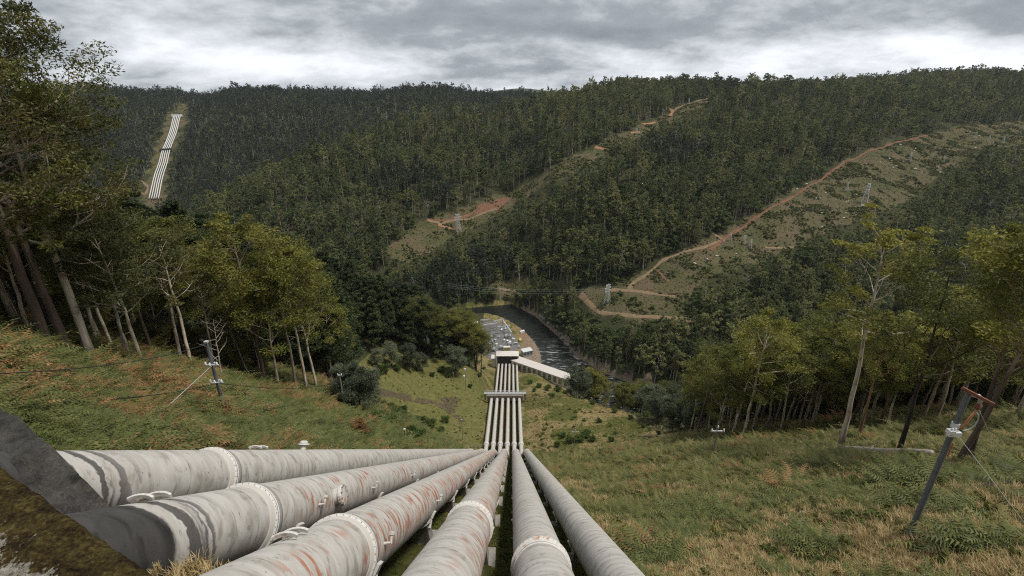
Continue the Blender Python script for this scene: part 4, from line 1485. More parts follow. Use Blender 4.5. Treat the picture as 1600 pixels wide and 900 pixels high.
# right near pole
q = hit(1416, 846)
H_r = height_to(q, 612)
rp = thing('utility_pole', 'grey steel pole with a red brown timber arm and a loop of cable, near right', 'power pole', q)
mb = MB(); mb.tube([(0, 0, -0.5), (0, 0, H_r * .5), (0, 0, H_r)], [0.15, 0.145, 0.13], 8); mb.build('pole', M['pole_grey'], rp)
arm_d = Vector((0.90, -0.35, -0.42)).normalized()
at = Vector((0.0, -0.20, H_r + 0.02))
mb = MB(); mb.bar(at - arm_d * 0.55, at + arm_d * 1.05, 0.13, 0.15); mb.build('crossarm', M['arm_wood'], rp)
mb = MB(); mb.tube([(0.26, 0, H_r - 0.22), (0.52, -.03, H_r - 0.25), (0.72, -.05, H_r - 0.42), (0.74, -.05, H_r - 0.72)], [0.10, 0.12, 0.12, 0.085], 10); mb.build('cable_boot', M['galv_pale'], rp, True)
mb = MB(); mb.lathe([(0.13, 0), (0.15, .12), (0.12, .3)], (0.72, -.05, H_r - 1.02), 10); mb.build('boot_collar', M['arm_wood'], rp)
lp = []
for k in range(15):
    a = -0.5 + k / 14 * 2.9
    lp.append((0.40 + 0.55 * math.cos(a - 0.8), -0.12, H_r - 1.75 - 0.62 * math.sin(a - 0.8)))
mb = MB(); mb.tube([(0.74, -.07, H_r - 1.0)] + lp, 0.035, 7); mb.build('cable_loop', M['galv'], rp, True)
for dx in (0.0, 0.13):
    mb = MB(); mb.tube([(0.70 - dx * .4, -.1, H_r - 1.0), (0.50 - dx, -.16, H_r - 1.45), (0.36 - dx, -.2, H_r - 1.85), (0.16 - dx * .5, -.2, H_r - 2.15)], 0.028, 6); mb.build('jumper_wire', M['copper'], rp, True)
mb = MB(); mb.lathe([(0.19, 0), (0.19, 0.28)], (0, 0, H_r - 2.25), 10); mb.lathe([(0.185, 0), (0.185, 0.14)], (0, 0, H_r - 2.75), 10); mb.build('clamp_band', M['galv_pale'], rp)
mb = MB(); mb.box((-0.12, -0.22, H_r - 2.5), (0.62, 0.22, 0.26)); mb.box((-0.35, -0.22, H_r - 2.35), (0.28, 0.3, 0.22)); mb.build('switch_box', M['porcelain'], rp)
insulators(rp, [(-0.35, -0.26, H_r - 2.35), (-0.18, -0.26, H_r - 2.36)], 0.08, 0.26)
mb = MB(); mb.tube([(0.19, -.1, H_r - 3.2), (0.20, -.1, H_r - 4.1)], 0.045, 8); mb.build('cable_sleeve', M['copper'], rp)
for z in (1.1, 1.5, 2.3):
    mb = MB(); mb.tube([(-0.22, 0, z), (0.24, 0, z + 0.05)], 0.025, 6); mb.build('step_bolt', M['arm_wood'], rp)
base = Vector(q)
e = hit(1625, 850)
wire('stay_wire', 'bright stay wire from the near right grey pole down to the ground', base + Vector((0.15, -.1, H_r - 2.6)), Vector(e), 0.018, M['wire'])
e2 = hit(1600, 800)
wire('stay_wire', 'thin dark second stay wire behind the bright one, near right pole', base + Vector((0.7, -.05, H_r - 0.9)), Vector(e2), 0.012, M['galv'])

# left near pole
q = hit(354, 652)
H_l = height_to(q, 535)
lpole = thing('utility_pole', 'dark grey pole with two small white insulator arms on the fern slope, left', 'power pole', q)
mb = MB(); mb.tube([(0, 0, -0.4), (0, 0, H_l)], [0.17, 0.15], 8); mb.build('pole', M['pole_grey'], lpole)
for k, z in enumerate((H_l * .72, H_l * .49)):
    mb = MB(); mb.bar((-0.55, -0.2, z), (0.75, -0.2, z + 0.05), 0.10); mb.bar((0, -0.35, z - .05), (0, 0.45, z - .02), 0.09); mb.build('insulator_arm', M['galv_pale'], lpole)
    insulators(lpole, [(-0.5, -.2, z + .05), (0.0, -0.35, z + .05), (0.6, -.2, z + .05)], 0.11, 0.34)
mb = MB(); mb.box((0, 0, H_l + 0.05), (0.34, 0.34, 0.18)); mb.build('pole_cap', M['galv'], lpole)
lb_ = Vector(q)
# mid pole
q = hit(540, 646)
H_m = height_to(q, 586)
mp = thing('utility_pole', 'plain weathered pole with one short top bracket in front of the olive gum trees', 'power pole', q)
mb = MB(); mb.tube([(0, 0, -0.4), (0, 0, H_m)], [0.22, 0.17], 8); mb.build('pole', M['pole_wood'], mp)
mb = MB(); mb.bar((-0.5, 0, H_m - .1), (0.5, 0, H_m - .05), 0.18); mb.build('crossarm', M['galv_pale'], mp)
mb = MB(); mb.box((0.1, -.2, H_m * .55), (0.35, 0.2, 0.7)); mb.build('name_plate', M['galv'], mp)
insulators(mp, [(-.4, 0, H_m), (.4, 0, H_m)], 0.13, 0.4)
mb_ = Vector(q)
wire('power_line', 'upper dark cable from the left edge to the top of the fern slope pole', Vector(ray(-30, 585) * 24.0), lb_ + Vector((0, 0, H_l - .2)), 0.03, M['cable'], 0.6)
wire('power_line', 'lower heavy dark cable from the left edge to the fern slope pole', Vector(ray(-30, 634) * 22.0), lb_ + Vector((0, 0, H_l * .47)), 0.042, M['cable'], 0.5)
wire('power_line', 'dark cable from the fern slope pole down to the plain weathered pole', lb_ + Vector((0, 0, H_l * .47)), mb_ + Vector((0, 0, H_m * .85)), 0.04, M['cable'], 1.2)
e = hit(222, 672)
wire('stay_wire', 'pale stay wire from the fern slope pole down into the bracken', lb_ + Vector((-.1, -.1, H_l * .7)), Vector(e) , 0.028, M['wire'])

# smaller poles on the hill
POLES = [(1112, 719, 668, 'small wooden pole with one short pale crossarm among low ferns, right', 'arm'),
         (728, 611, 574, 'white fitted pole with a lamp box beside the tree line above the grass', 'box'),
         (723, 689, 656, 'thin dark post on the grassy bench left of the pipes', 'thin'),
         (635, 699, 671, 'short grey post near the foot of the fern slope', 'thin'),
         (897, 700, 672, 'faint grey pole with a crossarm right of the pipes in the bushes', 'arm'),
         (932, 621, 602, 'pole with a crossarm in front of the dark round trees', 'arm'),
         (709, 600, 583, 'short grey marker post by the tree line above the grass', 'thin')]
for px, py, top_, lab, kd in POLES:
    q = hit(px, py)
    hh = height_to(q, top_)
    t = thing('utility_pole' if kd != 'thin' else 'marker_post', lab, 'power pole' if kd != 'thin' else 'post', q)
    mb = MB(); mb.tube([(0, 0, -.3), (0, 0, hh)], [0.16, 0.13] if kd != 'thin' else [0.14, 0.12], 7); mb.build('pole', M['pole_wood'], t)
    w = hh * 0.17
    if kd == 'arm':
        mb = MB(); mb.bar((-w, -.1, hh * .9), (w, -.1, hh * .9), 0.16, 0.2); mb.build('crossarm', M['galv_pale'], t)
        insulators(t, [(-w * .85, -.1, hh * .9 + .1), (w * .85, -.1, hh * .9 + .1), (0, 0, hh)], 0.12, 0.4)
    elif kd == 'box':
        mb = MB(); mb.box((0, -.3, hh * .92), (1.0, 0.7, 1.1)); mb.build('lamp_box', M['porcelain'], t)
        mb = MB(); mb.lathe([(0.5, 0), (0.65, .4), (0.5, .9)], (-0.7, -.2, hh * .62), 10); mb.build('drum', M['porcelain'], t)
        mb = MB(); mb.bar((-.9, 0, hh * .5), (1.0, 0, hh * .5), 0.15); mb.build('crossarm', M['galv_pale'], t)
    else:
        mb = MB(); mb.box((0, 0, hh + .05), (0.34, 0.34, 0.2)); mb.build('post_cap', M['galv_pale'], t)
# low fence by the crest
q0 = hit(735, 702)
t = thing('rail_fence', 'small timber rail fence at the crest beside the leftmost pipe end', 'fence', q0)
for k in range(4):
    mb = MB(); mb.box((1.6 * k, 0, 0.9), (0.2, 0.2, 2.4)); mb.build('fence_post', M['pole_wood'], t)
for z in (1.0, 1.9):
    mb = MB(); mb.bar((0, -.12, z), (4.8, -.12, z), 0.16); mb.build('fence_rail', M['pole_wood'], t)
for k, (px, py) in enumerate([(687, 686), (711, 690), (730, 693)]):
    q = hit(px, py)
    t = thing('fence_post', ['post nearest the bushes', 'middle post', 'post nearest the pipes'][k] + ' of three short timber posts on the bench', 'post', q, 0.2 * k)
    mb = MB(); mb.tube([(0, 0, -.2), (0, 0, 2.6)], [.14, .12], 7); mb.build('post', M['pole_wood'], t)
    mb = MB(); mb.box((0, -.1, 1.9), (0.5, .08, .35)); mb.build('post_sign', M['galv_pale'], t)


def pylon_parts(h, w):
    body, arms = MB(), MB()
    b = 0.018 * h * 0.5
    def lev(s):
        k = w * (1 - s) + w * 0.22 * s if s < .62 else w * 0.40 - (s - .62) * w * 0.3
        return k if s < .62 else max(w * 0.26, (w * (1 - .62) + w * .22 * .62) * (1 - (s - .62) * .6))
    S = [0, .2, .38, .52, .62, .72, .82, .92, 1.0]
    for s0, s1 in zip(S[:-1], S[1:]):
        a, c = lev(s0), lev(s1)
        cs = [(-1, -1), (1, -1), (1, 1), (-1, 1)]
        for i in range(4):
            (x0, y0), (x1, y1) = cs[i], cs[(i + 1) % 4]
            body.bar((x0 * a, y0 * a, s0 * h), (x0 * c, y0 * c, s1 * h), b * 1.2)
            body.bar((x0 * a, y0 * a, s0 * h), (x1 * c, y1 * c, s1 * h), b * .7)
            body.bar((x1 * a, y1 * a, s0 * h), (x0 * c, y0 * c, s1 * h), b * .7)
    for s in (.68, .82, .95):
        L = w * (1.9 if s < .9 else 1.4)
        c = lev(s)
        for sx in (-1, 1):
            for sy in (-1, 1):
                arms.bar((sx * c, sy * c, s * h), (sx * L, 0, (s + .01) * h), b)
                arms.bar((sx * c, sy * c, (s + .05) * h), (sx * L, 0, (s + .01) * h), b * .8)
    return body.mesh('lattice_body', M['galv_pale']), arms.mesh('crossarms', M['galv_pale'])


PB, PA = pylon_parts(20.0, 2.6)
PYL = [(948, 478, 444, 'largest grey lattice pylon, beside the dirt track above the river'), (716, 362, 334, 'lone lattice pylon at the end of the orange track in the middle clearing'),
       (1140, 379, 363, 'leftmost of three small pylons at the top of the pale track'), (1162, 384, 367, 'middle of three small pylons at the top of the pale track'), (1172, 389, 373, 'rightmost of three small pylons at the top of the pale track'),
       (1322, 300, 284, 'short lattice pylon left of the tall one in the right clearing'), (1350, 318, 286, 'tall lattice pylon standing in the middle of the right clearing'),
       (1421, 252, 238, 'faint pylon on the upper right clearing beside the red track end'), (1455, 250, 239, 'faint pylon right of the twin poles in the upper clearing'),
       (1473, 255, 243, 'faint pylon by the orange patch in the upper clearing'), (1523, 217, 206, 'greenish pylon near the top of the right clearing'), (1544, 222, 211, 'small pale pylon below the skyline forest, right'),
       (1566, 225, 213, 'small dim pylon nearest the right end of the clearing'), (994, 213, 200, 'small pylon beside the orange patch high in the middle clearing'), (1076, 163, 153, 'tiny pylon on the skyline end of the middle clearing')]
for px, py, top_, lab in PYL:
    q = hit(px, py)
    hh = height_to(q, top_)
    t = thing('lattice_pylon', lab, 'pylon', (q[0], q[1], q[2] - 0.3), 0.5 + 0.1 * (px % 7), 'pylons on the hillsides')
    t.scale = (hh / 20,) * 3
    link('lattice_body', PB, t); link('crossarms', PA, t)
TW = [(1047, 424, 402), (1051, 425, 404), (1058, 427, 407), (1062, 428, 408), (1464, 242, 224), (1468, 243, 225), (1567, 210, 196), (1571, 211, 196), (1588, 213, 198), (1592, 214, 199), (1038, 442, 424), (1040, 443, 425)]
for k, (px, py, top_) in enumerate(TW):
    q = hit(px, py)
    hh = height_to(q, top_)
    where = 'on the slope beside the bend of the pale track' if px < 1100 else 'high on the right clearing below the skyline'
    t = thing('line_pole', f'bare pale timber line pole {where}', 'power pole', q, 0, f'line poles {where}')
    mb = MB(); mb.tube([(0, 0, -.3), (0, 0, hh)], [0.26, 0.20], 6); mb.build('pole', M['dead_wood'], t)
    mb = MB(); mb.bar((-1.2, 0, hh * .95), (1.2, 0, hh * .95), 0.2); mb.build('crossarm', M['galv_pale'], t)
# lines over the river from the largest pylon
q = hit(948, 478)
for k, dz in enumerate((0, 2.2, 4.2)):
    wire('power_line', ['lowest', 'middle', 'highest'][k] + ' of three thin lines strung over the river to the largest pylon', (q[0], q[1], q[2] + 12 + dz), (-70, 470, -189 + dz), 0.04, M['galv_pale'], 4)
# ------------------------------------------------------------------ trees
def tubes_np(paths, n=7):
    V, F, b = [], [], 0
    for P, R in paths:
        P = np.asarray(P, float); R = np.asarray(R, float)
        T = np.gradient(P, axis=0); T /= np.linalg.norm(T, axis=1)[:, None] + 1e-9
        ref = np.array([1.0, 0.1, 0.0]) if abs(T[0][0]) < 0.9 else np.array([0.0, 1, 0])
        nn = n if R[0] > 0.12 else (5 if R[0] > 0.05 else 4)
        a = np.linspace(0, 2 * math.pi, nn, endpoint=False)
        for k in range(len(P)):
            ref = ref - T[k] * ref.dot(T[k]); ref /= np.linalg.norm(ref) + 1e-9
            bi = np.cross(T[k], ref)
            V.append(P[k] + R[k] * (np.cos(a)[:, None] * ref + np.sin(a)[:, None] * bi))
        i, j = np.meshgrid(np.arange(nn), np.arange(len(P) - 1))
        q = np.stack([(j * nn + i), (j * nn + (i + 1) % nn), ((j + 1) * nn + (i + 1) % nn), ((j + 1) * nn + i)], -1).reshape(-1, 4) + b
        F.append(q); b += nn * len(P)
    return np.concatenate(V), np.concatenate(F)


def leaves_np(C, n, rad3, size, aspect, droop, r, hollow=0.25, tintv=0.25):
    """n leaf sprays round each clump centre C (m,3); returns verts, quads, tint"""
    m = len(C)
    d = r.normal(size=(m, n, 3)); d /= np.linalg.norm(d, axis=2)[..., None]
    q = hollow + (1 - hollow) * r.random((m, n, 1)) ** 0.55
    rad_ = np.asarray(rad3, float)
    if rad_.ndim == 1:
        rad_ = rad_[None, :]
    pos = C[:, None, :] + d * q * rad_[:, None, :]
    ax = r.normal(size=(m, n, 3)); ax[..., 2] = ax[..., 2] * 0.6 - droop
    ax /= np.linalg.norm(ax, axis=2)[..., None]
    o = r.normal(size=(m, n, 3)); w = np.cross(ax, o); w /= np.linalg.norm(w, axis=2)[..., None] + 1e-9
    s = size * (0.6 + 0.8 * r.random((m, n, 1)))
    a_, b_ = ax * s * 0.5, w * s * 0.5 * aspect
    V = np.stack([pos - a_, pos + b_, pos + a_, pos - b_], 2).reshape(-1, 3)
    N = m * n
    F = np.arange(N * 4).reshape(N, 4)
    t = np.clip(r.normal(0.5, tintv, (m, 1)) * 0.6 + r.normal(0.5, tintv, (m, n)) * 0.4, 0, 1)
    return V, F, np.repeat(t.ravel(), 4)


def grow(seed, h, crown0, cr, prof, nlimb, nsub, lean=0.03, tr=None, up=0.7, wig=0.02, dead=0, sparse=1.0):
    """skeleton: trunk, limbs and sub-limbs; returns tubes and clump centres with radii"""
    r = np.random.default_rng(seed)
    tr = tr or h * 0.0125
    zs = np.linspace(0, 1, 12)
    off = np.cumsum(r.normal(0, wig * h / 12, (12, 2)), axis=0)
    la = r.uniform(0, 6.28)
    P = np.column_stack([off[:, 0] + lean * h * zs * math.cos(la), off[:, 1] + lean * h * zs * math.sin(la), zs * h * 0.97])
    P[:, :2] -= P[0, :2]
    R = tr * (1 - zs * 0.93) ** 0.85
    R[0] *= 1.35; R[1] *= 1.05
    P[0, 2] = -0.6
    tubes = [(P, R)]
    clumps = []
    for k in range(nlimb):
        f = crown0 + (0.985 - crown0) * ((k + r.uniform(0, 0.9)) / nlimb) ** 0.9
        az = k * 2.39996 + r.uniform(-0.5, 0.5)
        base = np.array([np.interp(f, zs, P[:, c]) for c in range(3)])
        L = cr * prof((f - crown0) / (1 - crown0)) * r.uniform(0.75, 1.15)
        if L < 0.4:
            continue
        el = up * r.uniform(0.6, 1.25)
        d0 = np.array([math.cos(az) * math.cos(el), math.sin(az) * math.cos(el), math.sin(el)])
        pts = [base]
        d = d0.copy()
        for s in range(5):
            d = d + r.normal(0, 0.16, 3) + np.array([0, 0, 0.06 * (s - 1)])
            d /= np.linalg.norm(d)
            pts.append(pts[-1] + d * L / 5)
        pts = np.array(pts)
        r0 = min(np.interp(f, zs, R) * 0.62, 0.028 * L + 0.02)
        tubes.append((pts, r0 * np.linspace(1, 0.25, 6)))
        clumps.append((pts[-1], 0.26 * L + 0.35))
        for s in range(nsub):
            u = r.uniform(0.35, 0.95)
            b2 = np.array([np.interp(u * 5, np.arange(6), pts[:, c]) for c in range(3)])
            dd = d0 + r.normal(0, 0.6, 3) + np.array([0, 0, 0.25]); dd /= np.linalg.norm(dd)
            l2 = L * r.uniform(0.25, 0.5)
            mid = b2 + dd * l2 * 0.5 + r.normal(0, 0.05 * l2, 3)
            end = b2 + dd * l2 + np.array([0, 0, 0.10 * l2])
            tubes.append((np.array([b2, mid, end]), r0 * np.array([0.5, 0.33, 0.14])))
            if r.random() < sparse:
                clumps.append((end, 0.22 * L + 0.3))
    clumps.append((P[-1], 0.5 + 0.10 * cr))
    return tubes, np.array([c[0] for c in clumps]), np.array([c[1] for c in clumps]), r


PROF = {'round': lambda s: 0.45 + 0.62 * math.sin(math.pi * min(1, 0.12 + 0.88 * s) ** 0.9) if s < .97 else 0.35,
        'umbrella': lambda s: 0.5 + 0.65 * math.sin(math.pi * min(0.96, 0.25 + 0.7 * s)),
        'cone': lambda s: 1.05 - 0.85 * s, 'column': lambda s: 0.75 + 0.25 * math.sin(math.pi * s)}


def tree_data(seed, h, crown0, cr, prof, nlimb, nsub, nleaf, size, aspect, droop, flat=0.62, sides=8, tight=1.0, **kw):
    tubes, C, R_, r = grow(seed, h, crown0, cr, PROF[prof], nlimb, nsub, **kw)
    tv, tf = tubes_np(tubes, sides)
    R_ = R_ * tight
    rad3 = np.column_stack([R_, R_, R_ * flat])
    lv, lf, lt = leaves_np(C, nleaf, rad3, size, aspect, droop, r)
    return dict(tv=tv, tf=tf, lv=lv, lf=lf, lt=lt, h=h)


def tree_meshes(name, D, bark, leaf):
    a = mesh_np(name + '_trunk', D['tv'], D['tf'], [M[bark]], smooth=True)
    b = mesh_np(name + '_crown', D['lv'], D['lf'], [M[leaf]], attrs={'tint': D['lt']}) if len(D['lv']) else None
    return a, b


TD = {}
for s in range(3):   # big feathery gums
    TD[f'gum_big{s}'] = tree_data(11 + s, 36, 0.42, 8.6, 'round', 27, 5, 125, 0.40, 0.34, 0.55, lean=0.03, up=0.55, tr=0.46, wig=.03, tight=.72, flat=.55)
for s in range(4):   # middling gums with long bare trunks
    TD[f'gum_mid{s}'] = tree_data(31 + s, 28, 0.40 + .04 * s, 6.2, 'round' if s % 2 else 'umbrella', 20, 4, 100, 0.40, 0.38, 0.4, lean=0.05, up=0.8, tr=0.29, wig=.04, tight=.84, flat=.58)
for s in range(2):   # tall gum with an open layered top
    TD[f'gum_tall{s}'] = tree_data(51 + s, 34, 0.52, 5.6, 'umbrella', 17, 4, 85, 0.40, 0.40, 0.2, lean=0.06, up=0.7, tr=0.36, wig=.03, flat=.42, tight=.66)
for s in range(3):   # dense dark trees
    TD[f'pine{s}'] = tree_data(71 + s, 30, 0.30, 5.6, 'cone', 34, 5, 105, 0.62, 0.45, 0.25, lean=0.01, up=0.25, tr=0.34, wig=.01)
for s in range(3):   # grey wattles
    TD[f'wattle{s}'] = tree_data(91 + s, 13, 0.08, 4.6, 'round', 26, 4, 120, 0.36, 0.45, 0.3, lean=0.03, up=0.7, tr=0.18, wig=.03)
for s in range(3):   # bushes
    TD[f'bush{s}'] = tree_data(111 + s, 2.4, 0.05, 1.7, 'round', 16, 3, 70, 0.26, 0.5, 0.1, lean=0.03, up=0.7, tr=0.05, wig=.03)
for s in range(3):   # bare dead trees
    TD[f'dead{s}'] = tree_data(131 + s, 22, 0.34, 4.5, 'umbrella', 13, 4, 1, 0.01, 0.4, 0, lean=0.09, up=0.6, tr=0.27, wig=.05)
    TD[f'dead{s}']['lv'] = np.zeros((0, 3))
for s in range(6):   # hillside gums, seen small
    TD[f'far{s}'] = tree_data(151 + s, 29, (0.30, 0.42, 0.52)[s % 3], (5.6, 4.6, 4.0)[s % 3], 'round' if s % 2 else 'umbrella', 13, 2, 36, 0.92, 0.55, 0.35, sides=5, lean=0.05, up=0.85, tr=0.30, wig=.035, flat=.75, tight=.85)
for s in range(3):   # rounded understorey trees
    TD[f'under{s}'] = tree_data(171 + s, 13, 0.08, 5.2, 'round', 14, 2, 34, 1.05, 0.6, 0.2, sides=4, lean=0.02, up=0.7, tr=0.14)
TM = {}
def get_meshes(kind, bark, leaf):
    k = (kind, bark, leaf)
    if k not in TM:
        TM[k] = tree_meshes('tree', TD[kind], bark, leaf)
    return TM[k]


def plant(name, kind, bark, leaf, pos, hgt, label, cat='tree', group=None, rz=None, tilt=None, wide=1.0):
    t = thing(name, label, cat, pos, random.uniform(0, 6.28) if rz is None else rz, group)
    if tilt:
        t.rotation_euler = (tilt[0], tilt[1], t.rotation_euler[2])
    s = hgt / TD[kind]['h']
    t.scale = (s * wide, s * wide, s)
    a, b = get_meshes(kind, bark, leaf)
    link('trunk', a, t)
    if b is not None:
        link('crown', b, t)
    return t


# left slope, edge of the wood: (image base x, y, height, kind, bark, leaf, label)
LEFT = [
    (146, 563, 37, 'gum_big0', 'bark_gum', 'leaf_gum_brown', 'tall gum with the thickest pale trunk at the edge of the bracken slope'),
    (78, 553, 38, 'gum_big1', 'bark_rough', 'leaf_gum_brown', 'big gum with a rough brown trunk, left of the other brown trunk'),
    (110, 556, 36, 'gum_big2', 'bark_rough', 'leaf_gum', 'brown trunked gum close beside the thickest pale trunk'),
    (33, 520, 36, 'gum_big0', 'bark_gum', 'leaf_gum', 'pale trunked gum near the left edge of the photo behind the brown trunks'),
    (2, 520, 33, 'gum_big2', 'bark_gum', 'leaf_gum_brown', 'leftmost gum, mostly cut off by the edge of the photo'),
    (93, 540, 31, 'gum_mid1', 'bark_dark', 'leaf_gum_brown', 'thin dark trunked gum between the two brown trunks'),
    (166, 552, 23, 'gum_mid0', 'bark_gum', 'leaf_gum', 'slim gum just right of the thickest pale trunk'),
    (181, 558, 22, 'gum_mid2', 'bark_gum', 'leaf_gum_brown', 'forked looking slim pale gum, second right of the thickest pale trunk'),
    (198, 570, 21, 'gum_mid3', 'bark_gum', 'leaf_gum', 'slim gum in the middle of the row right of the thickest pale trunk'),
    (207, 573, 17, 'gum_mid1', 'bark_gum', 'leaf_gum', 'shortest gum in the row right of the thickest pale trunk'),
    (228, 580, 22, 'gum_mid0', 'bark_gum', 'leaf_gum_brown', 'gum with a mottled cream trunk standing forward on the bracken edge'),
    (303, 585, 27, 'gum_tall1', 'bark_gum', 'leaf_gum_brown', 'gum with a long straight cream trunk left of the dark grey pole'),
    (278, 560, 22, 'gum_mid2', 'bark_gum', 'leaf_gum', 'thin gum half hidden behind the long straight cream trunk'),
    (340, 575, 27, 'gum_mid3', 'bark_gum', 'leaf_gum', 'tall thin gum straight behind the dark grey pole'),
    (349, 598, 14, 'dead0', 'dead_wood', None, 'bare dead grey tree touching the dark grey pole'),
    (390, 590, 17, 'dead1', 'dead_wood', None, 'leaning dead forked tree right of the dark grey pole'),
    (384, 575, 19, 'dead2', 'dead_wood', None, 'thin dead tree behind the leaning forked one'),
    (436, 612, 26, 'gum_mid0', 'bark_gum', 'leaf_gum_lit', 'olive gum with a short thick trunk, leftmost of the bright olive clump'),
    (417, 606, 38, 'gum_mid1', 'bark_rough', 'leaf_gum', 'tallest grey green gum at the back of the bright olive clump'),
    (465, 612, 35, 'gum_mid2', 'bark_gum', 'leaf_gum_lit', 'bright olive gum with a tan trunk in the middle of the clump'),
    (480, 612, 36, 'gum_mid3', 'bark_gum', 'leaf_gum_lit', 'bright olive gum just right of the tan trunk in the middle'),
    (497, 610, 33, 'gum_mid0', 'bark_gum', 'leaf_gum_lit', 'olive gum with a tan trunk right of the middle of the clump'),
    (519, 606, 31, 'gum_mid1', 'bark_gum', 'leaf_gum_lit', 'olive gum at the right edge of the clump above the weathered pole'),
    (538, 600, 26, 'gum_mid2', 'bark_gum', 'leaf_gum_lit', 'lower gum right of the clump, over the grey wattles'),
]
for k, (px, py, hh, kd, bk_, lf_, lab) in enumerate(LEFT):
    q = hit(px, py)
    plant('dead_tree' if kd.startswith('dead') else 'gum_tree', kd, bk_, lf_, (q[0], q[1], q[2] - 0.2), hh, lab, wide=1.25 if hh < 30 and not kd.startswith('dead') else 1.1)
# right slope, edge of the wood
RIGHT = [
    (1160, 687, 29, 'gum_mid1', 'bark_gum', 'leaf_gum_lit', 'gum with a forked pale trunk, first big tree of the right wood'),
    (1172, 676, 30, 'gum_mid3', 'bark_gum', 'leaf_gum', 'darker gum close behind the forked pale trunk, right wood'),
    (1186, 664, 19, 'gum_mid2', 'bark_gum', 'leaf_gum_lit', 'thin gum right of the forked pale trunk, right wood'),
    (1252, 668, 31, 'gum_mid0', 'bark_gum', 'leaf_gum_lit', 'left one of a close pair of cream trunked gums, right wood'),
    (1268, 668, 29, 'gum_tall1', 'bark_gum', 'leaf_gum_lit', 'right one of a close pair of cream trunked gums, right wood'),
    (1314, 702, 36, 'gum_tall0', 'bark_gum', 'leaf_gum_lit', 'tallest slender gum with a pale leaning trunk beside the fallen log'),
    (1343, 684, 22, 'gum_mid3', 'bark_orange', 'leaf_gum', 'gum with an orange brown trunk behind the fallen log'),
    (1374, 668, 25, 'gum_mid2', 'bark_orange', 'leaf_gum_lit', 'gum with a brown orange trunk further right behind the fallen log'),
    (1405, 710, 26, 'gum_mid0', 'bark_dark', 'leaf_gum', 'dark trunked gum with twisted lower limbs right of the fallen log'),
    (1442, 655, 29, 'gum_mid1', 'bark_orange', 'leaf_gum_lit', 'brown trunked gum seen just behind the head of the steel pole'),
    (1497, 724, 25, 'gum_mid1', 'bark_rough', 'leaf_gum_lit', 'big leaning brown gum right of the steel pole'),
    (1516, 722, 24, 'gum_mid3', 'bark_rough', 'leaf_gum_lit', 'second leaning brown gum right of the steel pole'),
    (1585, 655, 25, 'gum_mid0', 'bark_gum', 'leaf_gum_lit', 'gum with a tan trunk at the right edge of the photo'),
    (1624, 668, 25, 'gum_mid2', 'bark_gum', 'leaf_gum_lit', 'gum cut off by the right edge of the photo'),
    (1225, 655, 25, 'gum_mid3', 'bark_dark', 'leaf_gum', 'dark trunked gum between the forked gum and the cream pair'),
    (1300, 655, 20, 'dead2', 'dead_wood', None, 'bare grey dead tree left of the tallest slender gum'),
]
for k, (px, py, hh, kd, bk_, lf_, lab) in enumerate(RIGHT):
    q = hit(px, py)
    plant('dead_tree' if kd.startswith('dead') else 'gum_tree', kd, bk_, lf_, (q[0], q[1], q[2] - 0.2), hh, lab, wide=1.1)


def jitter_fill(poly, sp, seed):
    r = np.random.default_rng(seed)
    P = np.array(poly)
    x0, y0 = P.min(0); x1, y1 = P.max(0)
    X, Y = np.meshgrid(np.arange(x0, x1, sp), np.arange(y0, y1, sp))
    X = X.ravel() + r.uniform(-.42, .42, X.size) * sp; Y = Y.ravel() + r.uniform(-.42, .42, Y.size) * sp
    k = in_poly(X, Y, poly)
    return X[k], Y[k], r


# wood behind the left edge trees
X, Y, r = jitter_fill([(-62, 58), (-60, 96), (-62, 118), (-100, 135), (-140, 110), (-150, 60), (-110, 50), (-80, 52)], 8.5, 1)
for x, y in zip(X, Y):
    k = r.integers(0, 4)
    plant('gum_tree', f'gum_mid{k}', r.choice(['bark_gum', 'bark_gum', 'bark_rough']), r.choice(['leaf_gum', 'leaf_gum_brown', 'leaf_gum']), (x, y, h1(x, y) - .3), r.uniform(19, 29), 'gum tree deep in the wood behind the left edge trees', group='gums inside the left wood', wide=1.3)
# dark stand running down the left flank
X, Y, r = jitter_fill([(-62, 118), (-62, 150), (-78, 205), (-70, 245), (-26, 268), (-24, 288), (-60, 305), (-115, 295), (-175, 255), (-180, 150), (-105, 132)], 9.0, 2)
for x, y in zip(X, Y):
    k = r.integers(0, 3)
    plant('dark_tree', f'pine{k}', 'bark_dark', 'leaf_pine', (x, y, h1(x, y) - .3), r.uniform(28, 42) * (0.85 if y > 235 and x > -50 else 1), 'dense dark green tree in the stand below the olive gums', group='dark trees on the left flank', wide=1.05)
# the stand ends over the grass with greener trees
for x, y, hh in ((-27, 264, 30), (-34, 272, 33), (-24, 276, 30), (-30, 284, 34), (-42, 266, 31), (-50, 258, 33), (-22, 290, 30), (-38, 292, 34), (-58, 262, 33)):
    plant('gum_tree', 'gum_mid%d' % (int(hh + x) % 4), 'bark_dark', 'leaf_gum', (x, y, h1(x, y) - .3), hh, 'dark olive gum at the lower end of the left stand above the switchyard', group='gums at the lower end of the left stand', wide=1.45)
# wood behind the right edge trees
X, Y, r = jitter_fill([(48, 92), (62, 82), (85, 80), (110, 84), (150, 100), (200, 120), (210, 190), (120, 190), (75, 150), (52, 118)], 8.0, 3)
for x, y in zip(X, Y):
    k = r.integers(0, 4)
    far_ = y > 130
    plant('gum_tree', f'gum_mid{k}', r.choice(['bark_gum', 'bark_gum', 'bark_rough']), r.choice(['leaf_gum', 'leaf_gum_lit', 'leaf_gum_lit']), (x, y, h1(x, y) - .3), r.uniform(19, 27), 'gum tree inside the dim wood behind the right edge trees', group='gums inside the right wood', wide=1.3)
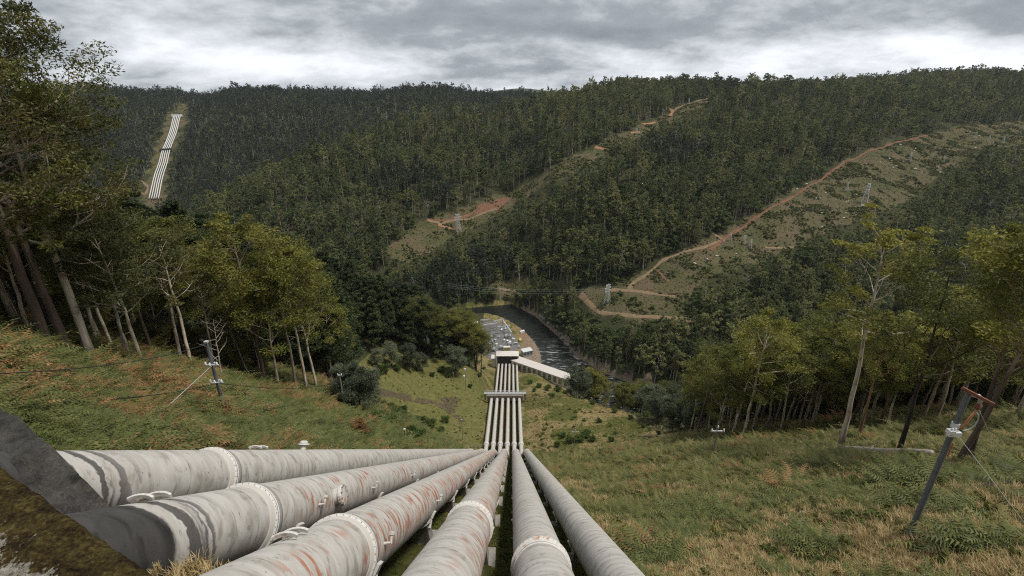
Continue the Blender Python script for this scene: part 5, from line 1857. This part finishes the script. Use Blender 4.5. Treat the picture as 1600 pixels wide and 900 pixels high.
# grey wattles and round shrub trees
WAT = [(640, 577, 15, 'big grey green wattle in the middle of the tree line above the grass'), (612, 572, 13, 'grey green wattle left of the big one above the grass'), (712, 584, 17, 'dark grey wattle at the right end of the tree line above the grass'),
       (565, 650, 13, 'blue grey wattle bush right of the weathered pole, lower one'), (548, 640, 12, 'blue grey wattle bush close behind the weathered pole'), (575, 640, 12, 'blue grey wattle bush right of the weathered pole, outer one'),
       (660, 580, 11, 'small wattle right of the big grey green one'), (590, 575, 10, 'small wattle at the left end of the tree line above the grass'),
       (1050, 676, 15, 'large grey wattle at the left foot of the right wood'), (1082, 672, 14, 'grey wattle right of the large one, left foot of the right wood'), (1028, 660, 12, 'grey wattle left of the large one, left foot of the right wood'),
       (1108, 665, 12, 'small grey wattle against the forked gum'), (1000, 628, 13, 'pale grey scrubby wattle behind the brown bracken bank'), (975, 622, 12, 'thin grey wattle left of the pale scrubby one'), (1040, 640, 16, 'tall grey wattle behind the large one')]
for k, (px, py, hh, lab) in enumerate(WAT):
    q = hit(px, py)
    plant('wattle_tree', f'wattle{k % 3}', 'bark_dark', 'leaf_wattle', (q[0], q[1], q[2] - .2), hh, lab, wide=1.05)
for k, (x, y, hh) in enumerate([(40, 240, 20), (47, 246, 22), (54, 252, 20), (62, 232, 18), (72, 224, 20), (84, 215, 20), (70, 205, 16), (95, 205, 20), (60, 218, 15), (82, 190, 16), (100, 185, 18), (110, 196, 20), (68, 186, 14), (92, 170, 15), (104, 165, 17)]):
    plant('round_tree', f'wattle{k % 3}', 'bark_dark', 'leaf_gum' if k % 3 else 'leaf_wattle', (x, y, h1(x, y) - .2), hh, 'round dark tree on the steep bank right of the machine hall', group='round trees on the bank right of the hall', wide=1.15)
# dark understorey closing the view between the trunks of the right wood
X, Y, r = jitter_fill([(85, 118), (120, 112), (190, 120), (205, 190), (120, 185), (80, 145)], 8.5, 8)
for x, y in zip(X, Y):
    plant('understorey_tree', f'wattle{r.integers(0, 3)}', 'bark_dark', r.choice(['leaf_gum_brown', 'leaf_gum', 'leaf_pine']), (x, y, h1(x, y) - .2), r.uniform(7, 12), 'leafy understorey tree closing the gaps deep in the right wood', group='understorey trees in the right wood', wide=1.3)
X, Y, r = jitter_fill([(-64, 66), (-62, 115), (-105, 128), (-130, 100), (-100, 62)], 9.5, 9)
for x, y in zip(X, Y):
    plant('understorey_tree', f'wattle{r.integers(0, 3)}', 'bark_dark', r.choice(['leaf_gum_brown', 'leaf_gum', 'leaf_wattle']), (x, y, h1(x, y) - .2), r.uniform(5, 9), 'leafy understorey tree among the trunks of the left wood', group='understorey trees in the left wood', wide=1.3)
# bushes
BUSH = [(600, 638, 4.0), (615, 652, 5.5), (622, 660, 5.0), (630, 645, 4.0), (642, 668, 5.0), (657, 664, 5.0), (673, 668, 5.2), (696, 660, 3.8), (690, 675, 3.0), (642, 690, 4.0), (655, 690, 3.5), (612, 675, 4.5), (585, 668, 4.0),
        (828, 600, 4), (842, 606, 4), (856, 610, 5), (872, 612, 5), (884, 616, 4), (835, 612, 3), (862, 622, 3.5), (896, 620, 5), (910, 624, 5), (905, 612, 4), (880, 605, 4),
        (905, 690, 4), (915, 684, 4), (890, 692, 3.5), (925, 690, 3), (955, 690, 2.4), (960, 645, 3), (985, 655, 2.5), (936, 660, 2.5), (1005, 668, 2.2), (1030, 680, 2.2), (880, 684, 2.6), (870, 698, 2.6), (1010, 650, 3), (950, 612, 4), (925, 632, 2.5),
        (590, 590, 4), (600, 583, 5), (577, 594, 5), (620, 580, 4), (690, 582, 4), (676, 588, 3), (735, 606, 2.5), (700, 590, 3), (748, 590, 3), (756, 578, 3)]
for k, (px, py, hh) in enumerate(BUSH):
    q = hit(px, py)
    if q is None:
        continue
    where = 'on the grassy bench left of the pipes' if px < 760 and py > 625 else 'along the tree line above the bright grass' if px < 760 else 'on the knoll in front of the machine hall' if py < 630 and px < 930 else 'on the dry slope right of the lower pipes'
    plant('bush', f'bush{k % 3}', 'bark_dark', 'leaf_bush', (q[0], q[1], q[2] - .1), hh * 0.62, f'rounded green bush {where}', 'bush', f'bushes {where}', wide=1.15)
q = hit(562, 690)
plant('dead_bush', 'wattle1', 'dead_wood', 'fern_dead', (q[0], q[1], q[2] - .1), 3.4, 'brown tangled dead bush at the foot of the fern slope, just above the pipe', 'bush', wide=1.3)

# fallen timber
EXCL = []
def log(pa, pb, r0, r1, label, m='dead_wood', limbs=True):
    a, b = Vector(hit(*pa)), Vector(hit(*pb))
    a.z += r0 * .9 + .35; b.z += r1 + .6
    EXCL.append(((a.x, a.y), (b.x, b.y), r0 + (1.5 if r0 > .3 else .2)))
    t = thing('fallen_log', label, 'log', tuple(a))
    d = b - a
    pts = [d * s + Vector((0, 0, 0.08 * math.sin(s * 9))) for s in np.linspace(0, 1, 8)]
    mb = MB(); mb.tube(pts, list(np.linspace(r0, r1, 8)), 10); mb.build('log_trunk', M[m], t, True)
    if limbs:
        for s, ll in ((0.32, 1.3), (0.7, 1.0)):
            mb = MB(); p = d * s
            mb.tube([p, p + Vector((0.3, -.3, 0.35 * ll)), p + Vector((0.7, -.4, 0.9 * ll))], [r1 * .5, r1 * .35, r1 * .15], 6); mb.build('broken_limb', M[m], t, True)
log((1309, 709), (1452, 718), 0.46, 0.34, 'long pale fallen log at the edge of the right wood')
log((998, 684), (1040, 684), 0.34, 0.24, 'short pale fallen log in the low ferns near the grey wattles', limbs=False)
log((1410, 740), (1520, 760), 0.13, 0.06, 'thin broken branch lying in the ferns right of the steel pole')
log((1425, 849), (1590, 852), 0.07, 0.05, 'thin brown branch lying in dry grass at the foot of the steel pole', 'bark_orange', False)
log((1530, 770), (1600, 760), 0.16, 0.10, 'dark fallen branch in the ferns near the right edge', 'bark_dark')
# rocks
def rock_mesh(seed, sq=0.6):
    r = np.random.default_rng(seed)
    import bmesh
    bm = bmesh.new()
    bmesh.ops.create_icosphere(bm, subdivisions=2, radius=1)
    for v in bm.verts:
        k = 1 + 0.35 * float(vnoise(v.co.x * 1.7 + seed, v.co.y * 1.7 + v.co.z, seed)) + r.uniform(-.06, .06)
        v.co = Vector((v.co.x * k, v.co.y * k * .8, v.co.z * k * sq))
    me = bpy.data.meshes.new('rock'); bm.to_mesh(me); bm.free()
    return me
M['rock_white'] = concrete('pale_rock', (0.46, 0.44, 0.40), (0.72, 0.70, 0.66), 0.9)
M['rock_grey'] = concrete('grey_rock', (0.13, 0.125, 0.115), (0.30, 0.285, 0.26), 1.2)
RM = []
for s in range(4):
    me = rock_mesh(s); me.materials.append(M['rock_white']); RM.append(me)
RG = []
for s in range(4):
    me = rock_mesh(s + 9); me.materials.append(M['rock_grey']); RG.append(me)
rr = np.random.default_rng(4)
ROCKS = [(1407, 227), (1390, 248), (1392, 252), (1375, 254), (1400, 260), (1410, 253), (1428, 236), (1470, 270), (1472, 275), (1466, 262), (1430, 233), (1275, 310), (1280, 311), (1284, 333), (1322, 317), (1325, 315), (1347, 322), (1322, 333), (1318, 341), (1284, 355), (1260, 288), (1365, 275), (1360, 278), (1345, 262),
         (1515, 207), (1530, 213), (1524, 232), (1578, 219), (1440, 235), (1430, 264), (1395, 262), (1120, 402), (1105, 407), (1150, 398), (1085, 412), (1230, 300), (1245, 296), (1290, 302), (1300, 330), (1338, 305)]
for k, (px, py) in enumerate(ROCKS):
    q = hit(px, py)
    o = link('pale_rock', RM[k % 4], None, (q[0], q[1], q[2] + .3))
    s = rr.uniform(0.7, 1.5); o.scale = (s * 1.3, s, s); o.rotation_euler = (0, 0, rr.uniform(0, 6))
    tag(o, 'pale boulder lying in the cleared strip on the right hillside', 'rock', 'pale boulders in the right clearing')
for k, (px, py, s, lab) in enumerate([(991, 873, .22, 'pale lump of rock in dry grass beside the rightmost pipe'), (1255, 803, .22, 'small white stone below the dark ferns'), (1330, 830, .28, 'grey stone in the dry grass left of the steel pole foot'), (1490, 838, .25, 'grey stone right of the steel pole foot'), (1570, 835, .2, 'little pale stone near the right edge'), (1100, 870, .3, 'dark grey stone in the dry grass low in the photo')]):
    q = hit(px, py)
    o = link('stone', (RM if 'white' in lab or 'pale' in lab else RG)[k % 4], None, (q[0], q[1], q[2] + s * .3)); o.scale = (s * 1.3, s, s)
    tag(o, lab, 'rock')
bank = hits([(880, 530), (893, 552), (903, 572), (870, 512), (850, 500), (900, 562), (888, 541), (908, 582), (845, 497), (860, 506), (876, 522)])
for k, (x, y) in enumerate(bank):
    o = link('bank_rock', RG[k % 4], None, (x, y, h1(x, y) + .3)); s = rr.uniform(2.0, 3.6); o.scale = (s * 1.5, s, s * 1.1); o.rotation_euler = (0, 0, k)
    tag(o, 'brown grey rock slab on the far river bank', 'rock', 'rocks on the far river bank')
# ------------------------------------------------------------------ hillside forest
def join_tree(name, D, bark, leaf):
    nt = len(D['tv'])
    V = np.concatenate([D['tv'], D['lv']])
    mi = np.concatenate([np.zeros(len(D['tf']), int), np.ones(len(D['lf']), int)])
    F = np.concatenate([D['tf'], D['lf'] + nt])
    ti = np.concatenate([np.full(nt, .5), D['lt']])
    return mesh_np(name, V, F, [M[bark], M[leaf]], mat_idx=mi, attrs={'tint': ti})


def proto_collection(name, meshes):
    c = bpy.data.collections.new(name)
    for k, me in enumerate(meshes):
        o = bpy.data.objects.new(f'{name}_{k:02d}', me)
        c.objects.link(o)
    return c


def scatter(name, label, pts, rot, scl, idx, coll, cat=None):
    """ONE object that draws a copy of one of coll's plants at every point"""
    pts = np.asarray(pts, np.float32)
    me = bpy.data.meshes.new(name)
    me.vertices.add(len(pts)); me.vertices.foreach_set('co', pts.ravel())
    a = me.attributes.new('rot', 'FLOAT_VECTOR', 'POINT'); a.data.foreach_set('vector', np.asarray(rot, np.float32).ravel())
    a = me.attributes.new('scl', 'FLOAT_VECTOR', 'POINT'); a.data.foreach_set('vector', np.asarray(scl, np.float32).ravel())
    a = me.attributes.new('idx', 'INT', 'POINT'); a.data.foreach_set('value', np.asarray(idx, np.int32))
    o = link(name, me)
    ng = bpy.data.node_groups.new(name, 'GeometryNodeTree')
    ng.interface.new_socket('Geometry', in_out='INPUT', socket_type='NodeSocketGeometry')
    ng.interface.new_socket('Geometry', in_out='OUTPUT', socket_type='NodeSocketGeometry')
    gg = G(ng)
    gi = gg('NodeGroupInput'); go = gg('NodeGroupOutput')
    ci = gg('GeometryNodeCollectionInfo', {'Collection': coll, 'Separate Children': True, 'Reset Children': True})
    def na(nm, dt):
        n = gg('GeometryNodeInputNamedAttribute', data_type=dt)
        n.inputs['Name'].default_value = nm
        return next(s for s in n.outputs if s.enabled and s.name == 'Attribute')
    rt = gg('FunctionNodeEulerToRotation', {0: na('rot', 'FLOAT_VECTOR')})
    ip = gg('GeometryNodeInstanceOnPoints', {'Points': gi.outputs[0], 'Instance': ci.outputs[0], 'Pick Instance': True, 'Instance Index': na('idx', 'INT'), 'Rotation': rt.outputs[0], 'Scale': na('scl', 'FLOAT_VECTOR')})
    ng.links.new(ip.outputs[0], go.inputs[0])
    md = o.modifiers.new('scatter', 'NODES')
    md.node_group = ng
    return tag(o, label, cat, None, 'stuff')


fr = np.random.default_rng(12)
FX, FY = [], []
def add_band(x0, x1, y0, y1, sp):
    X, Y = np.meshgrid(np.arange(x0, x1, sp), np.arange(y0, y1, sp))
    FX.append(X.ravel() + fr.uniform(-.48, .48, X.size) * sp); FY.append(Y.ravel() + fr.uniform(-.48, .48, Y.size) * sp)
add_band(-700, 900, 255, 760, 7.8)
add_band(-1100, 1400, 760, 1250, 9.0)
add_band(-1900, 2400, 1250, 2100, 11.0)
add_band(-420, 1200, 30, 255, 9.0)
add_band(-260, 330, 290, 560, 6.6)
FX = np.concatenate(FX); FY = np.concatenate(FY)
ok = np.abs(FX) < 1.30 * FY * 1.0 + 60
FX, FY = FX[ok], FY[ok]
FZ = H(FX, FY)
nearN = near_hill(FX, FY) > np.maximum(far_hill(FX, FY), left_hill(FX, FY)) - 1.0
wet = FZ < -219.8
flank = nearN & ((FX > 205) | (FX < -185)) & (FZ > -216)
clear = in_poly(FX, FY, CLEAR_MID) | in_poly(FX, FY, CLEAR_RIGHT) | in_poly(FX, FY, CLEAR_PIPES) | in_poly(FX, FY, CLEAR_BENCH) | in_poly(FX, FY, YARD)
clear &= ~((fbm(FX / 25, FY / 25, 61, 2) > 0.75) & (fr.random(FX.size) < .5))
ontrack = np.zeros(FX.size, bool)
for ln, w in TRACKS:
    ontrack |= dist_line(FX, FY, ln) < w * 0.5 + 2.5
fade = before_clearing(FX, FY, FZ)      # low growth only, so that the cleared ground shows over it
keep = ((~nearN & ~wet) | flank) & ~clear & ~ontrack & ~((fbm(FX / 18, FY / 18, 41, 2) < -0.62))
keep &= ~((FZ < -212) & (FX > 30) & (FX < 110) & (FY < 440) & (fr.random(FX.size) < .15))
FX, FY, FZ, fade = FX[keep], FY[keep], FZ[keep], fade[keep]
n = FX.size
u_ = fr.random(n)
big = fbm(FX / 70, FY / 70, 71, 2)
under = (u_ < 0.36) | fade
kind = np.where(under, 6 + fr.integers(0, 3, n), fr.integers(0, 6, n))
emer = fr.random(n) < 0.14
hs = np.where(under, fr.uniform(0.45, 1.15, n), fr.uniform(0.55, 1.05, n) * (1 + 0.16 * big) * np.where(emer, 1.32, 1.0))
hs = np.where(fade, fr.uniform(0.10, 0.26, n), hs)
steep_far = np.where(FY > 1250, 1.12, 1.0)
wd = hs * fr.uniform(0.95, 1.25, n) * steep_far * np.where(fade, 1.5, 1)
px_, py_, fd_ = project(FX, FY, FZ + 10)
inview = (px_ > 0) & (px_ < 1600) & (py_ > 0) & (py_ < 640) & ~under & (FY > 300)
vis = inview & ((px_ > 760) | (py_ < 400)) & ((px_ < 1120) | (py_ < 420)) & (fd_ > 300)
order = np.argsort(np.where(vis, fd_, 1e9))[:285]
single = np.zeros(n, bool); single[order] = True
dead_ = (~under) & (fr.random(n) < 0.022) & ~single
kind = np.where(dead_, 9 + fr.integers(0, 2, n), kind)
wd = np.where(dead_, wd * 1.1, wd)
FAR_MESH = [tree_meshes('hillside_tree', TD[f'far{k}'], 'bark_far', 'leaf_far') for k in range(6)]
for i in np.where(single)[0]:
    k = int(kind[i])
    t = thing('hillside_gum', 'slender pale trunked gum in the forest just across the river', 'tree', (FX[i], FY[i], FZ[i] - .4), float(fr.uniform(0, 6.28)), 'gums across the river')
    t.scale = (wd[i], wd[i], hs[i])
    link('trunk', FAR_MESH[k][0], t); link('crown', FAR_MESH[k][1], t)
m_ = ~single
PC = proto_collection('forest_plants', [join_tree(f'far_gum_{k}', TD[f'far{k}'], 'bark_far', 'leaf_far') for k in range(6)] + [join_tree(f'far_under_{k}', TD[f'under{k}'], 'bark_dark', 'leaf_under') for k in range(3)]
                      + [mesh_np(f'far_dead_{k}', TD[f'dead{k}']['tv'], TD[f'dead{k}']['tf'], [M['dead_wood']]) for k in range(2)]
                      + [join_tree(f'far_shaded_{k}', TD[f'far{k}'], 'bark_far', 'leaf_wet') for k in range(6)])
shade_toned = (left_hill(FX, FY) > far_hill(FX, FY)) | (fbm(FX / 110, FY / 110, 55, 3) < -0.55)  # left hill and random patches get the leaves with shade painted in
kind = np.where(shade_toned & (kind < 6), kind + 11, kind)
N_ = int(m_.sum())
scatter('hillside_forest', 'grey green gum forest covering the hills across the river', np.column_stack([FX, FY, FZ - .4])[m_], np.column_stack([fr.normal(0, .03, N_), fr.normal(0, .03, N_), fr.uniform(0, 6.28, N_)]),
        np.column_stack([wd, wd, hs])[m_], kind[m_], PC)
print('forest trees', n)

# scrub in the clearings
def poly_pts(poly, sp, seed):
    X, Y, r = jitter_fill(poly, sp, seed)
    return X, Y
sx, sy = [], []
for poly, sp in ((CLEAR_MID, 2.3), (CLEAR_RIGHT, 2.2), (CLEAR_BENCH, 2.4), (CLEAR_PIPES, 4.5)):
    X, Y = poly_pts(poly, sp, 5); sx.append(X); sy.append(Y)
X, Y, r = jitter_fill([(-330, 330), (760, 330), (1500, 1500), (-100, 1500)], 3.4, 6)
k = before_clearing(X, Y, H(X, Y)) & (H(X, Y) > -217)
sx.append(X[k]); sy.append(Y[k])
sx = np.concatenate(sx); sy = np.concatenate(sy)
ontrack = np.zeros(sx.size, bool)
for ln, w in TRACKS:
    ontrack |= dist_line(sx, sy, ln) < w * 0.42
patchy = fbm(sx / 14, sy / 14, 91, 3)
k = ~ontrack & (fr.random(sx.size) < np.where(patchy > 0.1, .95, .45))
sx, sy, patchy = sx[k], sy[k], patchy[k]
bush_small = []
for s in range(3):
    D = tree_data(300 + s, 2.0, 0.05, 1.5, 'round', 9, 2, 14, 0.65, 0.6, 0.1, sides=4, lean=.02, up=.6, tr=.04)
    bush_small.append(join_tree(f'scrub_{s}', D, 'bark_dark', 'leaf_bush' if s == 1 else 'leaf_far'))
Ds = tree_data(310, 1.6, 0.05, 1.6, 'round', 9, 2, 12, 0.6, 0.5, 0.1, sides=4, lean=.02, up=.6, tr=.03)
bush_small.append(join_tree('scrub_straw', Ds, 'bark_dark', 'straw_dull'))
SCR = proto_collection('scrub_plants', bush_small)
n = sx.size
ss = np.where(patchy > 0.1, fr.uniform(0.18, 0.55, n), fr.uniform(0.10, 0.28, n)) * (1 + 0.9 * (fr.random(n) < .05))
scatter('hillside_scrub', 'low scrub growing back in the cleared strips on the hillsides', np.column_stack([sx, sy, H(sx, sy) - .1]), np.column_stack([np.zeros(n), np.zeros(n), fr.uniform(0, 6.28, n)]), np.column_stack([ss * 1.3, ss * 1.3, ss]), np.where(fr.random(n) < np.where(patchy > 0.1, .12, .55), 3, fr.integers(0, 3, n)), SCR)
# ------------------------------------------------------------------ bracken, grass and heath on the near hill
def fern_mesh(name, seed, m, nf=12, L=0.62, flat=1.0):
    """a bracken clump: arching fronds, each with a dozen tapering pairs of leaflets"""
    r = np.random.default_rng(seed)
    V, F, Tn = [], [], []
    for f in range(nf):
        az = 2 * math.pi * f / nf + r.uniform(-.5, .5)
        l = L * r.uniform(.6, 1.2)
        el = r.uniform(.45, 1.25) * flat
        o = r.normal(0, .10, 2)
        dx, dy = math.cos(az), math.sin(az)
        tt = float(np.clip(r.normal(.5, .25), 0, 1))
        npair = 11
        tw = r.uniform(-.35, .35)
        spine = []
        for k in range(npair + 1):
            s = k / npair
            rr_ = l * (s * math.cos(el) + 0.30 * s * s)
            z = l * (s * math.sin(el) * 1.15 - 0.70 * s * s)
            spine.append((o[0] + dx * rr_, o[1] + dy * rr_, z + .04))
        for k in range(2, npair):
            p, q = np.array(spine[k]), np.array(spine[k + 1])
            w = l * 0.30 * (1 - (k / npair) ** 1.6) * min(1, .45 + k / 5) * r.uniform(.75, 1.15)
            for sd in (-1, 1):
                side = np.array([-dy, dx, tw * sd]) * sd
                tip = p + side * w + (q - p) * 1.1 + np.array([0, 0, -0.16 * w + r.uniform(-.02, .02)])
                b = len(V)
                V += [tuple(p), tuple(p + (q - p) * 0.62), tuple(tip)]
                F.append((b, b + 1, b + 2)); Tn += [float(np.clip(tt + r.normal(0, .10), 0, 1))] * 3
    return mesh_np(name, V, np.array(F), [m], attrs={'tint': Tn})


def tuft_mesh(name, seed, m, nb=34, L=0.6, w=0.020, spread=.5):
    r = np.random.default_rng(seed)
    V, F, Tn = [], [], []
    for b_ in range(nb):
        az = r.uniform(0, 6.28); l = L * r.uniform(.55, 1.2); sp = spread * r.uniform(.2, 1.1)
        o = r.normal(0, .09, 2)
        dx, dy = math.cos(az), math.sin(az)
        sdx, sdy = -dy * w, dx * w
        pts = [(o[0], o[1], -0.03), (o[0] + dx * l * sp * .35, o[1] + dy * l * sp * .35, l * .6), (o[0] + dx * l * sp, o[1] + dy * l * sp, l * (1 - .35 * sp))]
        b = len(V)
        (x0, y0, z0), (x1, y1, z1), (x2, y2, z2) = pts
        V += [(x0 - sdx, y0 - sdy, z0), (x0 + sdx, y0 + sdy, z0), (x1 + sdx * .7, y1 + sdy * .7, z1), (x1 - sdx * .7, y1 - sdy * .7, z1), (x2, y2, z2)]
        F += [(b, b + 1, b + 2), (b, b + 2, b + 3), (b + 3, b + 2, b + 4)]
        Tn += [float(np.clip(r.normal(.5, .25), 0, 1))] * 5
    return mesh_np(name, V, np.array(F), [m], attrs={'tint': Tn})


def mound_mesh(name, seed, m, n=130, R=.5, hz=.35, size=.20):
    r = np.random.default_rng(seed)
    C = np.array([[0, 0, hz * .5]])
    V, F, t = leaves_np(C, n, (R, R, hz * .6), size, .5, .1, r)
    return mesh_np(name, V, F, [m], attrs={'tint': t})


cov = [fern_mesh('fern_a', 1, M['fern_green']), fern_mesh('fern_b', 2, M['fern_green'], 14), fern_mesh('fern_c', 3, M['fern_green'], 10, .55),        # 0-2
       fern_mesh('fern_d', 4, M['fern_dead'], 10, .52, .7), fern_mesh('fern_e', 5, M['fern_dead'], 9, .58, .8),                                    # 3-4
       fern_mesh('fern_f', 6, M['fern_low'], 11, .48, .8), fern_mesh('fern_g', 7, M['fern_low'], 10, .40, .9),                                        # 5-6
       tuft_mesh('tuft_a', 1, M['straw']), tuft_mesh('tuft_b', 2, M['straw'], 42, .5, .018, .8), tuft_mesh('tuft_c', 3, M['straw'], 26, .75),      # 7-9
       tuft_mesh('tuft_d', 4, M['grass'], 36, .42, .022, .8), tuft_mesh('tuft_e', 5, M['grass'], 30, .5, .02),                                     # 10-11
       mound_mesh('heath_a', 1, M['leaf_bush']), mound_mesh('heath_b', 2, M['leaf_gum'])]                                                         # 12-13
CV = proto_collection('cover_plants', cov)
cr_ = np.random.default_rng(33)


def polar(n, r0, r1, a0, a1):
    rr_ = np.exp(cr_.uniform(math.log(r0), math.log(r1), n)); aa = np.radians(cr_.uniform(a0, a1, n))
    return rr_ * np.sin(aa), rr_ * np.cos(aa)


xs, ys = [], []
for n_, r0, r1, a0, a1 in ((78000, 9, 270, 3, 62), (70000, 14, 150, -64, -8), (14000, 100, 290, -34, 6)):
    x, y = polar(n_, r0, r1, a0, a1); xs.append(x); ys.append(y)
x = np.concatenate(xs); y = np.concatenate(ys)
isN = near_hill(x, y) > np.maximum(far_hill(x, y), left_hill(x, y)) - 1
ok = isN & ~((x > -13.2) & (x < 6.2) & (y < 362)) & (H(x, y) > -216)
ok &= ~((x < -6) & (x > -26) & (y < 15.5 - 0.0 * x) & (y < 0.62 * (-x) + 3.2))
for ln, w in TRACKS:
    ok &= dist_line(x, y, ln) > w * 0.5
for pa_, pb_, w in EXCL:
    ok &= dist_line(x, y, [pa_, pb_]) > w
x, y = x[ok], y[ok]
z = H(x, y)
n = x.size
d = np.hypot(x, y)
n1 = fbm(x / 7, y / 7, 101, 3); n2 = fbm(x / 3.2, y / 3.2, 102, 2); n3 = fbm(x / 22, y / 22, 103, 2)
u = cr_.random(n)
idx = np.full(n, 10)
left = x < -12
crest = y > 125
# left bracken slope: green with rusty dead patches, straw low down by the pipe
fernL = left & ~crest
strawL = fernL & (y > 45) & (x > -33 - 0.1 * (y - 60)) & (n1 > -0.25)
idx = np.where(fernL, cr_.integers(0, 3, n), idx)
deadp = fernL & (0.6 * n1 + 0.75 * n2 > 0.32) & (u < 0.75)
idx = np.where(deadp, 3 + cr_.integers(0, 2, n), idx)
idx = np.where(strawL & (u < .6), 7 + cr_.integers(0, 3, n), idx)
idx = np.where(strawL & (u >= .6) & (u < .8), 10, idx)
# bench left of the pipes: short grass
benchL = left & crest
idx = np.where(benchL, np.where(u < .72, 10 + cr_.integers(0, 2, n), np.where(u < .9, 8, 12)), idx)
# right slope
right = ~left & ~crest
lowf = np.clip((y - 30) / 16, 0, 1) * np.clip((112 - y) / 20, 0, 1)
pg = 0.17 + 0.50 * lowf + 0.52 * n1 + 0.30 * n2 - 0.22 * np.clip((18 - x) / 14, 0, 1)
idx = np.where(right, np.where(u < pg, np.where(y > 34, 5 + cr_.integers(0, 2, n), cr_.integers(0, 3, n)), np.where(cr_.random(n) < .62, 7 + cr_.integers(0, 3, n), 10 + cr_.integers(0, 2, n))), idx)
idx = np.where(right & (n2 + .5 * n1 > 1.05) & (u < .3), 3 + cr_.integers(0, 2, n), idx)
idx = np.where(right & (u > .975), 12 + cr_.integers(0, 2, n), idx)
idx = np.where(fernL & (cr_.random(n) > .97), 12 + cr_.integers(0, 2, n), idx)
benchR = ~left & crest
idx = np.where(benchR, np.where(u < .60 - .3 * n3, 7 + cr_.integers(0, 3, n), np.where(u < .97, 10 + cr_.integers(0, 2, n), 12)), idx)
base = np.array([1.0, 1.05, .95, .9, .95, 1.0, 1.0, .95, .9, .95, .85, .85, 1.0, 1.0])[idx]
sc = base * cr_.uniform(.65, 1.3, n) * np.clip(0.85 + d / 75, .9, 2.2)
clump = 1 + 0.95 * np.clip(n2 + .2, -.55, 1.2)
sc = np.where(idx <= 6, sc * np.where(left, 1.30, 1.22) * clump, sc)
sc = np.where((idx >= 7) & (idx <= 11), sc * np.where(right, .88, .85), sc)
sc = np.where(benchR & (idx >= 7) & (idx <= 11), sc * .62, sc)
sc = np.where(benchL & (idx >= 10), sc * .55, sc)
keep = cr_.random(n) < np.where(benchL, .8, 1.0) * np.where(right & (n2 < -0.9), .25, 1)
# woods: thin the cover under the trees
P_ = np.column_stack([x, y, z - .03])
# lean with the slope a little
rot = np.column_stack([cr_.normal(-.18, .18, n), cr_.normal(0, .18, n), cr_.uniform(0, 6.28, n)])
scatter('bracken_and_grass', 'bracken ferns, dead fronds and dry grass tufts covering the near slopes', P_[keep], rot[keep], np.column_stack([sc, sc, sc * cr_.uniform(.8, 1.15, n)])[keep], idx[keep], CV)
print('cover', int(keep.sum()))

# moss and short grass between the pipes
n = 9000
x = cr_.uniform(PIPE_X0 - 1.5, PIPE_X1 + 2.0, n); y = 4 + 98 * cr_.random(n) ** 1.5
near_blk = (y < 0.577 * (-x - 10.4) + 10.2) & (x < -2)
x, y = x[~near_blk], y[~near_blk]
n = x.size
s = cr_.uniform(.25, .6, n)
scatter('moss_strip', 'short dark green moss and grass growing between the six pipes', np.column_stack([x, y, H(x, y) - .03]), np.column_stack([np.zeros(n), np.zeros(n), cr_.uniform(0, 6.28, n)]), np.column_stack([s * 1.2, s * 1.2, s * .8]), np.where(cr_.random(n) < .75, 10 + cr_.integers(0, 2, n), 13), CV)

# straw tufts by the anchor block
SPOT = [(105, 760, 2), (118, 765, 2), (130, 752, 2), (95, 770, 1.5), (138, 772, 1.5), (276, 880, 1.3), (285, 890, 1.3), (302, 886, 1.3), (318, 892, 1.2), (265, 878, 1.2), (230, 872, 0.8), (292, 872, 1.2), (330, 880, 1)]
pts, sc_, = [], []
for px, py, s in SPOT:
    dd = 11.5 if px < 150 else 8.2 if px > 250 else 8.6
    dr = ray(px, py)
    for k in range(3):
        pts.append(dr * dd + cr_.normal(0, .16, 3) * np.array([1, 1, .3]) + np.array([0, 0, -0.45])); sc_.append(s * cr_.uniform(.7, 1.1) * 1.0)
n = len(pts)
scatter('straw_tufts', 'tall straw coloured grass tufts by the tarred pipe end and anchor block', np.array(pts), np.column_stack([np.zeros(n), np.zeros(n), cr_.uniform(0, 6.28, n)]), np.column_stack([np.array(sc_) * .55] * 3), 7 + cr_.integers(0, 3, n), CV)
# ------------------------------------------------------------------ air: a closed box of thin haze
m, g = new_mat('haze_air')
pv = g('ShaderNodeVolumePrincipled', {'Color': (0.80, 0.87, 0.97, 1), 'Density': 0.000035, 'Anisotropy': 0.25})
o_ = g('ShaderNodeOutputMaterial')
m.node_tree.links.new(pv.outputs[0], o_.inputs['Volume'])
zmin, zmax = float(GZ.min()) - 1.5, 140.0
hz = MB().box((0, 4300, (zmin + zmax) / 2), (14100, 9400, zmax - zmin)).build('haze', m)
tag(hz, kind='stuff')
